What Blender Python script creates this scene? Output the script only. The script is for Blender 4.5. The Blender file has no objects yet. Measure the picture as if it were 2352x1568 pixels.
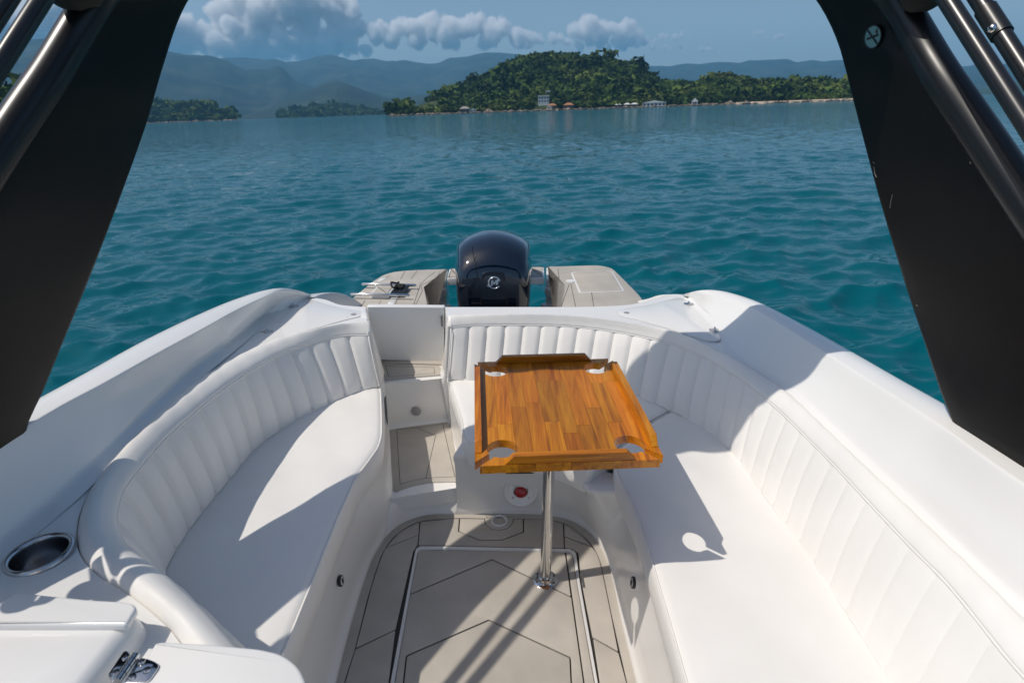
import bpy, bmesh, math, random
import numpy as np
from mathutils import Vector, Matrix

random.seed(7)
RNG = np.random.default_rng(7)
SC = bpy.context.scene
COL = SC.collection

# ------------------------------------------------------------------ frames
# Site survey: lens 20 mm, 36 mm sensor, grid of 2352 x 1568 units.
F, CX, CY = 2352 * 20.0 / 36.0, 1176.0, 784.0
EYE = 1.55                       # eye height above the cockpit sole (boat frame)
SEA_EYE = 1.86                   # eye height above the water

def _n(v): return v / np.linalg.norm(v)
# boat axes (x to the right, y aft, z up) seen from the eye
_by = _n(np.array([(1152 - CX) / F, (225 - CY) / F, 1.0]))
_bx = np.array([1.0, 0, 0]); _bx = _n(_bx - _by * (_bx @ _by))
_bz = np.cross(_bx, _by); _bz = -_bz if _bz[1] > 0 else _bz
MB_ = np.stack([_bx, _by, _bz])
# sea axes: the boat is trimmed and heeled about 2 degrees on the water
_wz = _n(np.array([-0.0344, -1.0, (252.2 - CY) / F]))
_wy = np.array([0, 0, 1.0]); _wy = _n(_wy - _wz * (_wy @ _wz))
_wx = np.cross(_wy, _wz)
MW_ = np.stack([_wx, _wy, _wz])
R_BW = MW_ @ MB_.T
T_BW = np.array([0, 0, SEA_EYE]) - R_BW @ np.array([0, 0, EYE])
BOAT = Matrix([[*R_BW[i], T_BW[i]] for i in range(3)] + [[0, 0, 0, 1]])

def ray(x, y): return MB_ @ np.array([(x - CX) / F, (y - CY) / F, 1.0])
def P(x, y, z=0.0):
    r = ray(x, y); t = (z - EYE) / r[2]
    return np.array([r[0] * t, r[1] * t, z])
def PY(x, y, Y):
    r = ray(x, y); t = Y / r[1]
    return np.array([r[0] * t, Y, EYE + r[2] * t])
def far(x, y, R):
    """sea-frame point at horizontal distance R in a surveyed direction"""
    r = MW_ @ np.array([(x - CX) / F, (y - CY) / F, 1.0])
    t = R / math.hypot(r[0], r[1])
    return np.array([r[0] * t, r[1] * t, SEA_EYE + r[2] * t])

# ------------------------------------------------------------------ camera
cd = bpy.data.cameras.new('camera'); cam = bpy.data.objects.new('camera', cd); COL.objects.link(cam)
cd.sensor_width = 36; cd.lens = 20; cd.clip_start = 0.05; cd.clip_end = 60000
_r, _u, _b = MW_ @ np.array([1., 0, 0]), MW_ @ np.array([0, -1., 0]), MW_ @ np.array([0, 0, -1.])
cam.matrix_world = Matrix([[_r[0], _u[0], _b[0], 0], [_r[1], _u[1], _b[1], 0], [_r[2], _u[2], _b[2], SEA_EYE], [0, 0, 0, 1]])
cd.dof.use_dof = True; cd.dof.focus_distance = 1.9; cd.dof.aperture_fstop = 5.6
SC.camera = cam

# ------------------------------------------------------------------ sky and sun
SUNL = _n(R_BW @ np.array([0.638, 0.12, -1.0]))     # direction the light travels
sun_el = math.asin(-SUNL[2]); sun_az = math.atan2(-SUNL[0], -SUNL[1])   # azimuth from +Y, clockwise
W = bpy.data.worlds.new('World'); SC.world = W; W.use_nodes = True
nt = W.node_tree; nt.nodes.clear()
sky = nt.nodes.new('ShaderNodeTexSky'); sky.sky_type = 'NISHITA'; sky.sun_disc = False
sky.sun_elevation = sun_el; sky.sun_rotation = sun_az
sky.air_density = 1.0; sky.dust_density = 1.6; sky.ozone_density = 1.2; sky.altitude = 0
bg = nt.nodes.new('ShaderNodeBackground'); bg.inputs[1].default_value = 0.098
wo = nt.nodes.new('ShaderNodeOutputWorld')
nt.links.new(sky.outputs[0], bg.inputs[0]); nt.links.new(bg.outputs[0], wo.inputs[0])
sd = bpy.data.lights.new('sun', 'SUN'); sd.energy = 3.2; sd.angle = math.radians(0.53); sd.color = (1.0, 0.935, 0.845)
sun = bpy.data.objects.new('sun', sd); COL.objects.link(sun)
sun.rotation_euler = Vector(SUNL).to_track_quat('-Z', 'Y').to_euler(); sun.location = (-30, -6, 50)
SC.view_settings.view_transform = 'Standard'; SC.view_settings.look = 'None'
SC.view_settings.exposure = 0.0; SC.view_settings.gamma = 1.0
SC.cycles.max_bounces = 12; SC.cycles.diffuse_bounces = 8; SC.cycles.volume_bounces = 10; SC.cycles.use_denoising = True

# ------------------------------------------------------------------ materials
MAT = {}
def mat(name, col, rough=0.5, metal=0.0, coat=0.0, spec=0.5, noise=None, bump=None, sheen=0.0, **kw):
    """noise=(scale, amount[, detail]) colour variation, bump=(scale, strength, distance)"""
    m = bpy.data.materials.new(name); m.use_nodes = True
    n = m.node_tree.nodes; l = m.node_tree.links; b = n['Principled BSDF']
    b.inputs['Base Color'].default_value = (*col, 1); b.inputs['Roughness'].default_value = rough
    b.inputs['Metallic'].default_value = metal; b.inputs['Coat Weight'].default_value = coat
    b.inputs['Coat Roughness'].default_value = 0.06
    b.inputs['Specular IOR Level'].default_value = spec
    tc = n.new('ShaderNodeTexCoord')
    if noise:
        t = n.new('ShaderNodeTexNoise'); t.inputs['Scale'].default_value = noise[0]; t.inputs['Detail'].default_value = 6
        r = n.new('ShaderNodeMapRange'); r.inputs[1].default_value = 0.3; r.inputs[2].default_value = 0.7
        r.inputs[3].default_value = 1 - noise[1]; r.inputs[4].default_value = 1 + noise[1]
        mx = n.new('ShaderNodeMix'); mx.data_type = 'RGBA'; mx.blend_type = 'MULTIPLY'; mx.inputs[0].default_value = 1
        mx.inputs[6].default_value = (*col, 1)
        l.new(tc.outputs['Object'], t.inputs['Vector']); l.new(t.outputs['Fac'], r.inputs[0])
        l.new(r.outputs[0], mx.inputs[7]); l.new(mx.outputs[2], b.inputs['Base Color'])
        r2 = n.new('ShaderNodeMapRange'); r2.inputs[3].default_value = rough * 0.8; r2.inputs[4].default_value = min(1, rough * 1.25)
        l.new(t.outputs['Fac'], r2.inputs[0]); l.new(r2.outputs[0], b.inputs['Roughness'])
    if bump:
        t2 = n.new('ShaderNodeTexNoise'); t2.inputs['Scale'].default_value = bump[0]; t2.inputs['Detail'].default_value = 4
        bp = n.new('ShaderNodeBump'); bp.inputs['Strength'].default_value = bump[1]; bp.inputs['Distance'].default_value = bump[2]
        l.new(tc.outputs['Object'], t2.inputs['Vector']); l.new(t2.outputs['Fac'], bp.inputs['Height'])
        l.new(bp.outputs[0], b.inputs['Normal'])
    MAT[name] = m
    return m

mat('gelcoat', (0.82, 0.805, 0.775), 0.24, coat=0.35, noise=(2.2, 0.03), bump=(2.5, 0.10, 0.006))
mat('vinyl', (0.82, 0.795, 0.755), 0.42, noise=(5, 0.03), bump=(14, 0.35, 0.006))
mat('vinyl_flat', (0.82, 0.795, 0.755), 0.45, noise=(4, 0.03), bump=(7, 0.35, 0.008))
mat('seam', (0.52, 0.51, 0.48), 0.6)
mat('thread', (0.66, 0.65, 0.62), 0.6)
mat('eva', (0.46, 0.42, 0.365), 0.75, noise=(9, 0.09), bump=(600, 0.35, 0.0006))
mat('eva_gap', (0.05, 0.047, 0.043), 0.8)
mat('hatch_white', (0.72, 0.71, 0.69), 0.35)
mat('steel', (0.62, 0.62, 0.62), 0.08, metal=1.0)
mat('steel_brushed', (0.55, 0.55, 0.56), 0.22, metal=1.0)
mat('dark_metal', (0.05, 0.05, 0.055), 0.35, metal=0.6)
mat('black_arch', (0.0045, 0.0040, 0.0040), 0.33, spec=0.24, noise=(40, 0.1), bump=(700, 0.12, 0.0006))
mat('black_tube', (0.012, 0.012, 0.013), 0.30, spec=0.6)
mat('black_satin', (0.006, 0.006, 0.0065), 0.33, spec=0.55)
mat('black_fabric', (0.012, 0.014, 0.012), 0.85, bump=(30, 0.7, 0.01))
mat('black_plastic', (0.012, 0.012, 0.012), 0.35)
mat('cowl', (0.0015, 0.006, 0.017), 0.05, coat=1.0, spec=0.5)  # black gloss finish, with the sky's blue reflection painted into the base colour
mat('cowl_dark', (0.006, 0.006, 0.007), 0.35)
mat('emblem', (0.55, 0.62, 0.70), 0.25, metal=0.7)
mat('red', (0.45, 0.015, 0.015), 0.3)
mat('red_glass', (0.38, 0.006, 0.012), 0.15, coat=0.6)
mat('drain_white', (0.78, 0.78, 0.76), 0.25)
mat('grey_plastic', (0.33, 0.32, 0.31), 0.45)
mat('sticker', (0.13, 0.29, 0.31), 0.5)
mat('rubber', (0.02, 0.02, 0.02), 0.6)

# ------------------------------------------------------------------ mesh helpers
def spl(pts, n, closed=False):
    p = np.array(pts, float)
    if len(p) == 2 and not closed:
        t = np.linspace(0, 1, n)[:, None]; return p[0] * (1 - t) + p[1] * t
    if closed: q = np.vstack([p[-1], p, p[0], p[1]])
    else: q = np.vstack([2 * p[0] - p[1], p, 2 * p[-1] - p[-2]])
    out = []
    K = 24
    for i in range(1, len(q) - 2):
        a, b, c, d = q[i - 1], q[i], q[i + 1], q[i + 2]
        t0 = 0; t1 = t0 + max(np.linalg.norm(b - a), 1e-6) ** .5; t2 = t1 + max(np.linalg.norm(c - b), 1e-6) ** .5; t3 = t2 + max(np.linalg.norm(d - c), 1e-6) ** .5
        t = np.linspace(t1, t2, K, endpoint=False)[:, None]
        A1 = (t1 - t) / (t1 - t0) * a + (t - t0) / (t1 - t0) * b
        A2 = (t2 - t) / (t2 - t1) * b + (t - t1) / (t2 - t1) * c
        A3 = (t3 - t) / (t3 - t2) * c + (t - t2) / (t3 - t2) * d
        B1 = (t2 - t) / (t2 - t0) * A1 + (t - t0) / (t2 - t0) * A2
        B2 = (t3 - t) / (t3 - t1) * A2 + (t - t1) / (t3 - t1) * A3
        out.append((t2 - t) / (t2 - t1) * B1 + (t - t1) / (t2 - t1) * B2)
    out = np.vstack(out + [q[-2][None]])
    s = np.concatenate([[0], np.cumsum(np.linalg.norm(np.diff(out, axis=0), axis=1))])
    u = np.linspace(0, s[-1], n + (1 if closed else 0))
    r = np.stack([np.interp(u, s, out[:, k]) for k in range(out.shape[1])], 1)
    return r[:-1] if closed else r

def lerp_poly(pts, n):
    p = np.array(pts, float)
    s = np.concatenate([[0], np.cumsum(np.linalg.norm(np.diff(p, axis=0), axis=1))])
    u = np.linspace(0, s[-1], n)
    return np.stack([np.interp(u, s, p[:, k]) for k in range(p.shape[1])], 1)

def across(rails, k):
    """catmull-rom across a list of equally sampled rails"""
    R = np.stack(rails)
    q = np.concatenate([[2 * R[0] - R[1]], R, [2 * R[-1] - R[-2]]])
    out = []
    for i in range(1, len(q) - 2):
        for j in range(k):
            t = j / k
            a, b, c, d = q[i - 1], q[i], q[i + 1], q[i + 2]
            m1, m2 = (c - a) * .4, (d - b) * .4
            out.append((2 * t**3 - 3 * t**2 + 1) * b + (t**3 - 2 * t**2 + t) * m1 + (-2 * t**3 + 3 * t**2) * c + (t**3 - t**2) * m2)
    out.append(q[-2])
    return np.stack(out)

class M:
    """collects vertices and faces of one mesh"""
    def __init__(s): s.v, s.f = [], []
    def add(s, v, f):
        o = len(s.v); s.v += [tuple(map(float, a)) for a in v]; s.f += [tuple(i + o for i in g) for g in f]; return s
    def grid(s, R, closed_u=False, closed_v=False, flip=False):
        R = np.asarray(R); a, b = R.shape[:2]
        f = []
        for i in range(a if closed_u else a - 1):
            for j in range(b if closed_v else b - 1):
                q = (i * b + j, i * b + (j + 1) % b, ((i + 1) % a) * b + (j + 1) % b, ((i + 1) % a) * b + j)
                f.append(q[::-1] if flip else q)
        return s.add(R.reshape(-1, 3), f)
    def tube(s, pts, r, seg=12, cap=True):
        p = np.array(pts, float); n = len(p); rr = np.broadcast_to(np.array(r, float), (n,))
        t = np.gradient(p, axis=0); t /= np.linalg.norm(t, axis=1)[:, None] + 1e-12
        up = np.array([0, 0, 1.]) if abs(t[0][2]) < .9 else np.array([1., 0, 0])
        u = _n(np.cross(t[0], up)); rings = []
        for i in range(n):
            u = u - t[i] * (u @ t[i]); u = _n(u); w = np.cross(t[i], u)
            a = np.linspace(0, 2 * math.pi, seg, endpoint=False)
            rings.append(p[i] + rr[i] * (np.cos(a)[:, None] * u + np.sin(a)[:, None] * w))
        o = len(s.v); s.grid(np.stack(rings), closed_v=True)
        if cap:
            s.f.append(tuple(range(o + seg - 1, o - 1, -1))); s.f.append(tuple(range(o + (n - 1) * seg, o + n * seg)))
        return s
    def prism(s, poly, z0, z1, bev=0.0, seg=2):
        """closed outline (n,2 or 3) raised from z0 to z1 with a small rounded top edge"""
        p = np.array(poly, float)[:, :2]
        if area2(p) < 0: p = p[::-1]
        rings = [np.c_[p, np.full(len(p), z0)]]
        if bev > 0:
            for k in range(seg + 1):
                a = k / seg * math.pi / 2
                q = inset(p, bev * (1 - math.cos(a)))
                rings.append(np.c_[q, np.full(len(p), z1 - bev * (1 - math.sin(a)))])
        else: rings.append(np.c_[p, np.full(len(p), z1)])
        o = len(s.v); n = len(p); s.grid(np.stack(rings), closed_v=True)
        k = len(rings)
        s.f.append(tuple(range(o + (k - 1) * n, o + k * n))); s.f.append(tuple(range(o + n - 1, o - 1, -1)))
        return s
    def box(s, c, h, rot=None, bev=0):
        c = np.array(c, float); h = np.array(h, float)
        v = np.array([[x, y, z] for z in (-1, 1) for y in (-1, 1) for x in (-1, 1)], float) * h
        if rot is not None: v = v @ np.array(rot, float)      # rows of rot are the box axes
        return s.add(v + c, [(0, 2, 3, 1), (4, 5, 7, 6), (0, 1, 5, 4), (2, 6, 7, 3), (0, 4, 6, 2), (1, 3, 7, 5)])
    def lathe(s, prof, c=(0, 0, 0), ax=((1, 0, 0), (0, 1, 0), (0, 0, 1)), seg=32):
        ax = np.array(ax, float); a = np.linspace(0, 2 * math.pi, seg, endpoint=False)
        rings = [np.array(c) + r * (np.cos(a)[:, None] * ax[0] + np.sin(a)[:, None] * ax[1]) + h * ax[2] for r, h in prof]
        return s.grid(np.stack(rings), closed_v=True)

def area2(p):
    x, y = p[:, 0], p[:, 1]; return np.sum(x * np.roll(y, -1) - np.roll(x, -1) * y)
def inset(p, d):
    """move a ccw outline inwards by d (mitred, limited)"""
    a = p - np.roll(p, 1, 0); b = np.roll(p, -1, 0) - p
    na = np.c_[-a[:, 1], a[:, 0]]; nb = np.c_[-b[:, 1], b[:, 0]]
    na /= np.linalg.norm(na, axis=1)[:, None] + 1e-12; nb /= np.linalg.norm(nb, axis=1)[:, None] + 1e-12
    m = na + nb; L = np.linalg.norm(m, axis=1)[:, None] + 1e-9; m /= L
    c = np.clip(np.sum(m * na, axis=1)[:, None], .45, 1)
    return p + m * d / c
def round_poly(pts, r, k=5):
    """round the corners of a polygon by radius-like distance r"""
    p = np.array(pts, float); n = len(p); out = []
    rr = np.broadcast_to(np.array(r, float), (n,))
    for i in range(n):
        a, b, c = p[i - 1], p[i], p[(i + 1) % n]
        da, dc = np.linalg.norm(a - b), np.linalg.norm(c - b)
        q = min(rr[i], da * .45, dc * .45)
        if q < 1e-5: out.append(b); continue
        s, e = b + (a - b) / da * q, b + (c - b) / dc * q
        for j in range(k + 1):
            t = j / k; out.append((1 - t)**2 * s + 2 * t * (1 - t) * b + t**2 * e)
    return np.array(out)

BASE = {}
def obj(name, m, material, parent=None, smooth=True, angle=35, sub=0, bevel=0, boat=True, base=None, fix=True):
    """link one mesh object. parent=None makes it top-level (base = its origin)"""
    me = bpy.data.meshes.new(name)
    b = np.array(BASE[parent.name] if parent is not None else (base if base is not None else np.mean(np.array(m.v), axis=0)), float)
    me.from_pydata([tuple(np.array(v) - b) for v in m.v], [], m.f)
    if fix:
        bm = bmesh.new(); bm.from_mesh(me); bmesh.ops.remove_doubles(bm, verts=bm.verts, dist=1e-5)
        bmesh.ops.recalc_face_normals(bm, faces=bm.faces); bm.to_mesh(me); bm.free()
    me.materials.append(MAT[material] if isinstance(material, str) else material)
    o = bpy.data.objects.new(name, me); COL.objects.link(o)
    if smooth:
        me.polygons.foreach_set('use_smooth', [p_.loop_total <= 4 for p_ in me.polygons])
        if angle < 180: me.set_sharp_from_angle(angle=math.radians(angle))
    if bevel:
        md = o.modifiers.new('bevel', 'BEVEL'); md.width = bevel; md.segments = 2; md.limit_method = 'ANGLE'; md.angle_limit = math.radians(40)
        md.harden_normals = False
    if sub:
        md = o.modifiers.new('subdivision', 'SUBSURF'); md.levels = sub; md.render_levels = sub
    if parent is not None: o.parent = parent
    else: o.matrix_world = (BOAT if boat else Matrix()) @ Matrix.Translation(Vector(b))
    BASE[o.name] = b
    return o
def thing(name, base, label, cat, group=None, boat=True):
    o = bpy.data.objects.new(name, None); COL.objects.link(o); o.empty_display_size = .1
    o.matrix_world = (BOAT if boat else Matrix()) @ Matrix.Translation(Vector(base)); BASE[o.name] = np.array(base, float)
    return tag(o, label, cat, group)
def tag(o, label, cat, group=None):
    o['label'] = label; o['category'] = cat
    if group: o['group'] = group
    return o
def kind(o, k='structure'): o['kind'] = k; return o
# ================================================================== THE BOAT
def PX(x, y, X):
    r = ray(x, y); t = X / r[0]; return np.array([X, r[1] * t, EYE + r[2] * t])
def S(pts, n=60):
    """rail through surveyed points: tuples are (x, y, z) survey marks, arrays are boat-frame points"""
    return spl([q if isinstance(q, np.ndarray) else P(*q) for q in pts], n)
A = lambda *q: np.array(q, float)
XYZ = np.array

boat = thing('motorboat', (0, 1.6, -0.3), 'white open motorboat seen from its cockpit towards the stern', 'motorboat')

# ---- rails of the left side, bow to stern
zL, zS = 0.797, 0.656
outL = S([A(-1.22, -.7, .90), A(-1.22, .2, .89), A(-1.20, .8, .875), (84, 918.6, .852), (195, 858, .843), (332, 782, .825), (469, 717, .80), (547, 686, .785),
          (610, 668, .77), (649, 664.6, .755), (688, 670, .715), (715, 680, .662)], 90)
creL = S([A(-1.11, -.7, .91), A(-1.11, .2, .895), A(-1.10, .8, .88), (59, 981, .865), (145, 930, .858), (234, 883, .85), (352, 817, .832), (469, 754, .81),
          (547, 711, .793), (610, 682, .777), (645, 669, .758), (684, 674, .712), (710, 682, .661)], 90)
valL = S([A(-1.04, -.7, .715), A(-1.04, .3, .715), A(-1.03, .75, .715), (60, 1215, .715), (156, 1134, .715), (215, 1079, .712), (293, 1005, .71), (371, 930, .703), (449, 860, .693),
          (547, 782, .676), (625, 715, .663), (672, 692, .66), (704, 685, .66)], 90)
def coaming(out, cre, val, sgn):
    d = lambda q, x, z: q + np.array([x * sgn, 0, z])
    e = cre - out
    w = np.array([1., 1., 1.])
    vn = val - cre
    rails = [d(out, .20, -1.25), d(out, .10, -.75), d(out, .005, -.12), d(out, -.012, -.05), d(out, -.010, -.012), out + e * .06 + [0, 0, .004], out + e * .5 + [0, 0, .010], cre - e * .05 + [0, 0, .003],
             cre + vn * .03, cre + vn * .40 + np.c_[-np.sign(vn[:, :1]) * .006, vn[:, 1:] * 0], cre + vn * .78 + np.c_[np.sign(vn[:, :1]) * -.004, vn[:, 1:] * 0], val + [-.010 * sgn, 0, .012], val + [.006 * sgn, 0, 0.003], val + [.03 * sgn, 0, -.004]]
    return M().grid(across(rails, 3))
obj('coaming', coaming(outL, creL, valL, 1), 'gelcoat', boat, angle=60)
# ---- right side
outR = S([A(1.22, -.7, .86), A(1.21, .3, .845), A(1.175, .85, .83), (2172, 930, .82), (2074, 875.6, .812), (1888.5, 770, .79), (1757.6, 701.7, .78), (1707, 682, .77),
          (1652, 668.5, .752), (1611, 668.5, .727), (1572, 678, .662)], 90)
creR = S([A(1.12, -.7, .87), A(1.11, .3, .855), (2352, 1114, .835), (2211, 1016, .828), (2172, 987, .825), (2058.5, 914.7, .817), (1953, 848, .807), (1841.6, 776, .793), (1714.6, 702, .775),
          (1668, 685, .76), (1614, 675, .727), (1577, 680, .661)], 90)
valR = S([A(1.05, -.7, .66), A(1.045, .3, .65), (2352, 1413, .65), (2122, 1194, .65), (1937, 1018, .65), (1824, 909, .655), (1777, 872, .655), (1720, 834, .656), (1683, 803, .657),
          (1652, 762, .66), (1601, 707.6, .66), (1580, 688, .66)], 90)
obj('coaming', coaming(outR, creR, valR, -1), 'gelcoat', boat, angle=60)

# ---- shelf and aft decks
L4L = [(470, 1580, .70), (440, 1520, .70), (410, 1470.5, .70), (380, 1435, .70), (334, 1395, .70), (278, 1354, .70), (225, 1321, .70), (190, 1284, .70), (176, 1249, .70), (176, 1214, .70), (195, 1149, .70), (234, 1090, .70),
       (273, 1043, .70), (352, 965, .696), (430, 895, .687), (496, 848, .678), (586, 801, .667), (664, 774, .662), (742, 758, .66), (843, 740, .659)]
shv = S([A(-1.04, .40, .712), A(-1.03, .75, .712), (60, 1215, .712), (156, 1134, .712), (215, 1079, .71), (293, 1005, .707), (371, 930, .70), (449, 860, .69),
         (547, 782, .674), (625, 715, .662), (672, 692, .66), (700, 684, .66), (742, 687, .66), (782, 700, .66), (827, 704, .66), (839.5, 704.5, .66)], 260)
shj = S(L4L, 260)
cupc = P(80, 1273, .708)[:2] + np.array([.010, 0])
mm = M()
R = np.stack([shv + (shj - shv) * t + [0, 0, .006 * 4 * t * (1 - t) * 0] for t in np.linspace(0, 1, 90)])
mm.grid(R)
cen = np.array([np.mean([mm.v[i] for i in f], axis=0) for f in mm.f])
mm.f = [f for f, c in zip(mm.f, cen) if np.hypot(c[0] - cupc[0], c[1] - cupc[1]) > .0525]
mm.grid(np.stack([shj + [0, 0, 0], shj - [0, 0, .02]]))
obj('side_deck', mm, 'gelcoat', boat, angle=50)
L4R = [A(1.02, -.7, .645), A(1.015, .3, .645), (2352, 1422, .645), (2122.7, 1203, .645), (1937, 1027, .645), (1824, 918, .645), (1777, 882, .645), (1683, 825, .652), (1601, 789, .658), (1546.6, 767, .659), (1473, 754, .659), (1385, 740, .659),
       (1297.5, 731, .659), (1192, 728, .659), (1069, 728, .659), (1026, 728, .659)]
dkv = S([A(1.045, -.7, .655), A(1.04, .3, .65), (2352, 1413, .65), (2122, 1194, .65), (1937, 1018, .65), (1824, 909, .655), (1777, 872, .655), (1720, 834, .656), (1683, 803, .657),
         (1652, 762, .66), (1601, 707.6, .66), (1580, 685, .66), (1560, 678, .66), (1538, 679, .66), (1506, 685, .66), (1452, 698.6, .66), (1366, 704, .66), (1194, 705, .66), (1060, 705, .66), (1022, 705, .66)], 150)
dkj = S(L4R, 150)
mm = M().grid(np.stack([dkv + (dkj - dkv) * t for t in np.linspace(0, 1, 13)]))
mm.grid(np.stack([dkj, dkj - [0, 0, .03]]))
obj('aft_deck', mm, 'gelcoat', boat, angle=50)
# outer face of the transom below both decks
aftL = S([(704, 685, .659), (742, 687, .659), (782, 700, .659), (827, 704, .659), (839.5, 704.5, .659)], 24)
aftR = S([(1022, 705, .659), (1194, 705, .659), (1366, 704, .659), (1452, 698.6, .659), (1506, 685, .659), (1538, 679, .659), (1575, 680, .659)], 40)
mm = M()
for r in (aftL, aftR):
    mm.grid(np.stack([r, r + [0, .02, -.02], r + [0, .03, -.5], r + [0, .02, -1.0]]))
obj('transom', mm, 'gelcoat', boat, angle=50)

# ---- cup holder in the side deck
cz = .709
c3 = A(*cupc, cz)
cup = obj('cup_holder', M().lathe([(.045, -.085), (.0465, -.02), (.0475, .002), (.050, .006), (.055, .0075), (.0585, .005), (.0595, -.001)], c3, seg=48), 'steel_brushed', boat, angle=60)
obj('cup_liner', M().lathe([(.0005, -.080), (.041, -.080), (.0435, -.076), (.0448, -.04), (.0455, -.002)], c3, seg=40), 'steel_brushed', cup, angle=60)

# ---- sole: white liner pan, dark joints, pads
flo = [(730, 1760, 0), (752, 1660, 0), (772, 1568, 0), (805, 1439, 0), (837, 1333, 0), (858, 1277, 0), (890, 1228, 0), (932, 1196, 0), (981, 1181.5, 0), (1041, 1179.4, 0), (1174.5, 1179.4, 0), (1255, 1182, 0),
       (1311.6, 1194.5, 0), (1354, 1221, 0), (1382, 1259.6, 0), (1401, 1309, 0), (1424, 1414, 0), (1461, 1568, 0), (1490, 1690, 0), (1510, 1770, 0)]
FE = spl([P(*q) for q in flo], 120)
fwd = np.array([[.42, -.9, 0], [-.50, -.9, 0]])
pan = np.vstack([FE[:, :3], fwd])
mm = M(); mm.v = [tuple(q - [0, 0, .008]) for q in pan]; mm.f = [tuple(range(len(pan)))]
sole = obj('sole', mm, 'eva_gap', boat, smooth=False)
inn = [(749, 1760, 0), (771, 1660, 0), (791, 1568, 0), (816, 1488, 0), (851, 1351, 0), (886, 1256, 0), (918, 1221, 0), (963.5, 1197, 0), (1041, 1190, 0), (1113, 1190.3, 0), (1174, 1190, 0), (1255, 1193, 0),
       (1294, 1200, 0), (1332.7, 1224, 0), (1361, 1252.6, 0), (1378, 1288, 0), (1385, 1316, 0), (1403, 1404, 0), (1440, 1568, 0), (1468, 1690, 0), (1488, 1770, 0)]
IE = spl([P(*q) for q in inn], 120)
d = _n
Wd = FE - IE; Wd /= np.linalg.norm(Wd, axis=1)[:, None]
I2 = IE + Wd * .0016
mm = M().grid(np.stack([I2 - [0, 0, .006], I2, FE, FE - [0, 0, .006]]))
obj('border_pad', mm, 'eva', sole, angle=40)
def pad(name, pts, z=0.0, par=sole, r=.004, gap=.0015, th=.006, m='eva', rounds=None):
    p = np.array([P(*q, z) for q in pts])[:, :2]
    if area2(p) < 0: p = p[::-1]
    p = inset(p, gap)
    p = round_poly(p, r if rounds is None else rounds, 4)
    return obj(name, M().prism(p, z - th, z, .0012, 2), m, par, angle=40)
arc = [(1113, 1190.5), (1115, 1203), (1129, 1214), (1148, 1217), (1167, 1212), (1178, 1199), (1180, 1190.5)]
pad('deck_pad', [(886, 1256), (900, 1239), (918, 1221), (938, 1209), (963.5, 1197.5), (962, 1227)])
pad('deck_pad', [(884, 1258), (962, 1227), (959.5, 1251), (950, 1264), (909, 1444), (816, 1488), (835, 1414), (851, 1351), (868, 1297)])
pad('deck_pad', [(815, 1490), (909, 1445), (893, 1568), (874, 1760), (749, 1760), (771, 1660), (791, 1568)])
pad('deck_pad', [(965, 1197), (1041, 1190), (1055, 1190), (1053, 1219.5), (1100.6, 1240), (1153, 1240), (1203, 1221), (1203, 1190.6), (1255, 1193), (1294, 1200.5), (1296, 1258), (1009, 1252), (960, 1251)])
pad('drain_pad', [(1056, 1190)] + arc + [(1202, 1190.6), (1202, 1220), (1153, 1239), (1101, 1239), (1054, 1219)])
pad('deck_pad', arc + [(1178, 1184), (1115, 1184)])
pad('deck_pad', [(1295, 1201), (1314, 1211), (1332.7, 1224), (1361, 1254), (1296, 1231)])
pad('deck_pad', [(1296, 1232), (1361, 1256), (1371, 1270), (1378, 1288), (1385, 1316), (1403, 1404), (1421, 1496), (1360, 1461.5), (1334.5, 1333), (1327.5, 1268), (1313, 1259), (1297, 1258)])
pad('deck_pad', [(1361.5, 1463.5), (1421.5, 1498), (1440, 1568), (1468, 1690), (1488, 1770), (1415, 1770), (1377, 1568)])
# access hatch: white rim and its own pads
ho = [(953, 1262), (962, 1253.5), (1009, 1253.5), (1311.6, 1260), (1324, 1268), (1332.7, 1333), (1375, 1568), (1408, 1760), (874, 1760), (895, 1568)]
hi = [(960, 1266), (966, 1261.5), (1009, 1261), (1308, 1266.5), (1315.5, 1272), (1325, 1335), (1366.5, 1568), (1398, 1760), (888, 1760), (906, 1568)]
po, pi_ = np.array([P(*q, 0) for q in ho]), np.array([P(*q, 0) for q in hi])
po = np.c_[inset(round_poly(po[:, :2], .012, 4)[::-1], .002)[::-1], np.zeros(50)]
pi_ = np.c_[round_poly(pi_[:, :2], .012, 4), np.zeros(50)]
hatch = obj('hatch_rim', M().grid(np.stack([po - [0, 0, .007], po + [0, 0, .0015], po * .8 + pi_ * .2 + [0, 0, .003], pi_ * .8 + po * .2 + [0, 0, .003], pi_ - [0, 0, .004]]), closed_v=True), 'hatch_white', sole, angle=50)
pad('hatch_pad', [(960, 1266), (967, 1262), (1298, 1266.5), (1312, 1369), (1130, 1283), (942, 1363)], par=sole)
pad('hatch_pad', [(941, 1365), (1130, 1284.5), (1313, 1371), (1341, 1568), (1368, 1760), (1322, 1760), (1310, 1508), (1123, 1422), (933, 1504), (905, 1760), (888, 1760), (906, 1568)], par=sole)
pad('hatch_pad', [(934, 1505.5), (1123, 1423.5), (1309, 1509.5), (1321, 1760), (906, 1760)], par=sole)
pad('hatch_pad', [(1299.5, 1266.5), (1308, 1267), (1315, 1273), (1325, 1335), (1366, 1568), (1398, 1760), (1369, 1760), (1342, 1568)], par=sole)
obj('hatch_hinge', M().prism(round_poly(np.array([P(1331, 1318), P(1337, 1318), P(1343, 1350), P(1337, 1350)])[:, :2], .003), 0, .006, .002), 'steel', sole)
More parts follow.
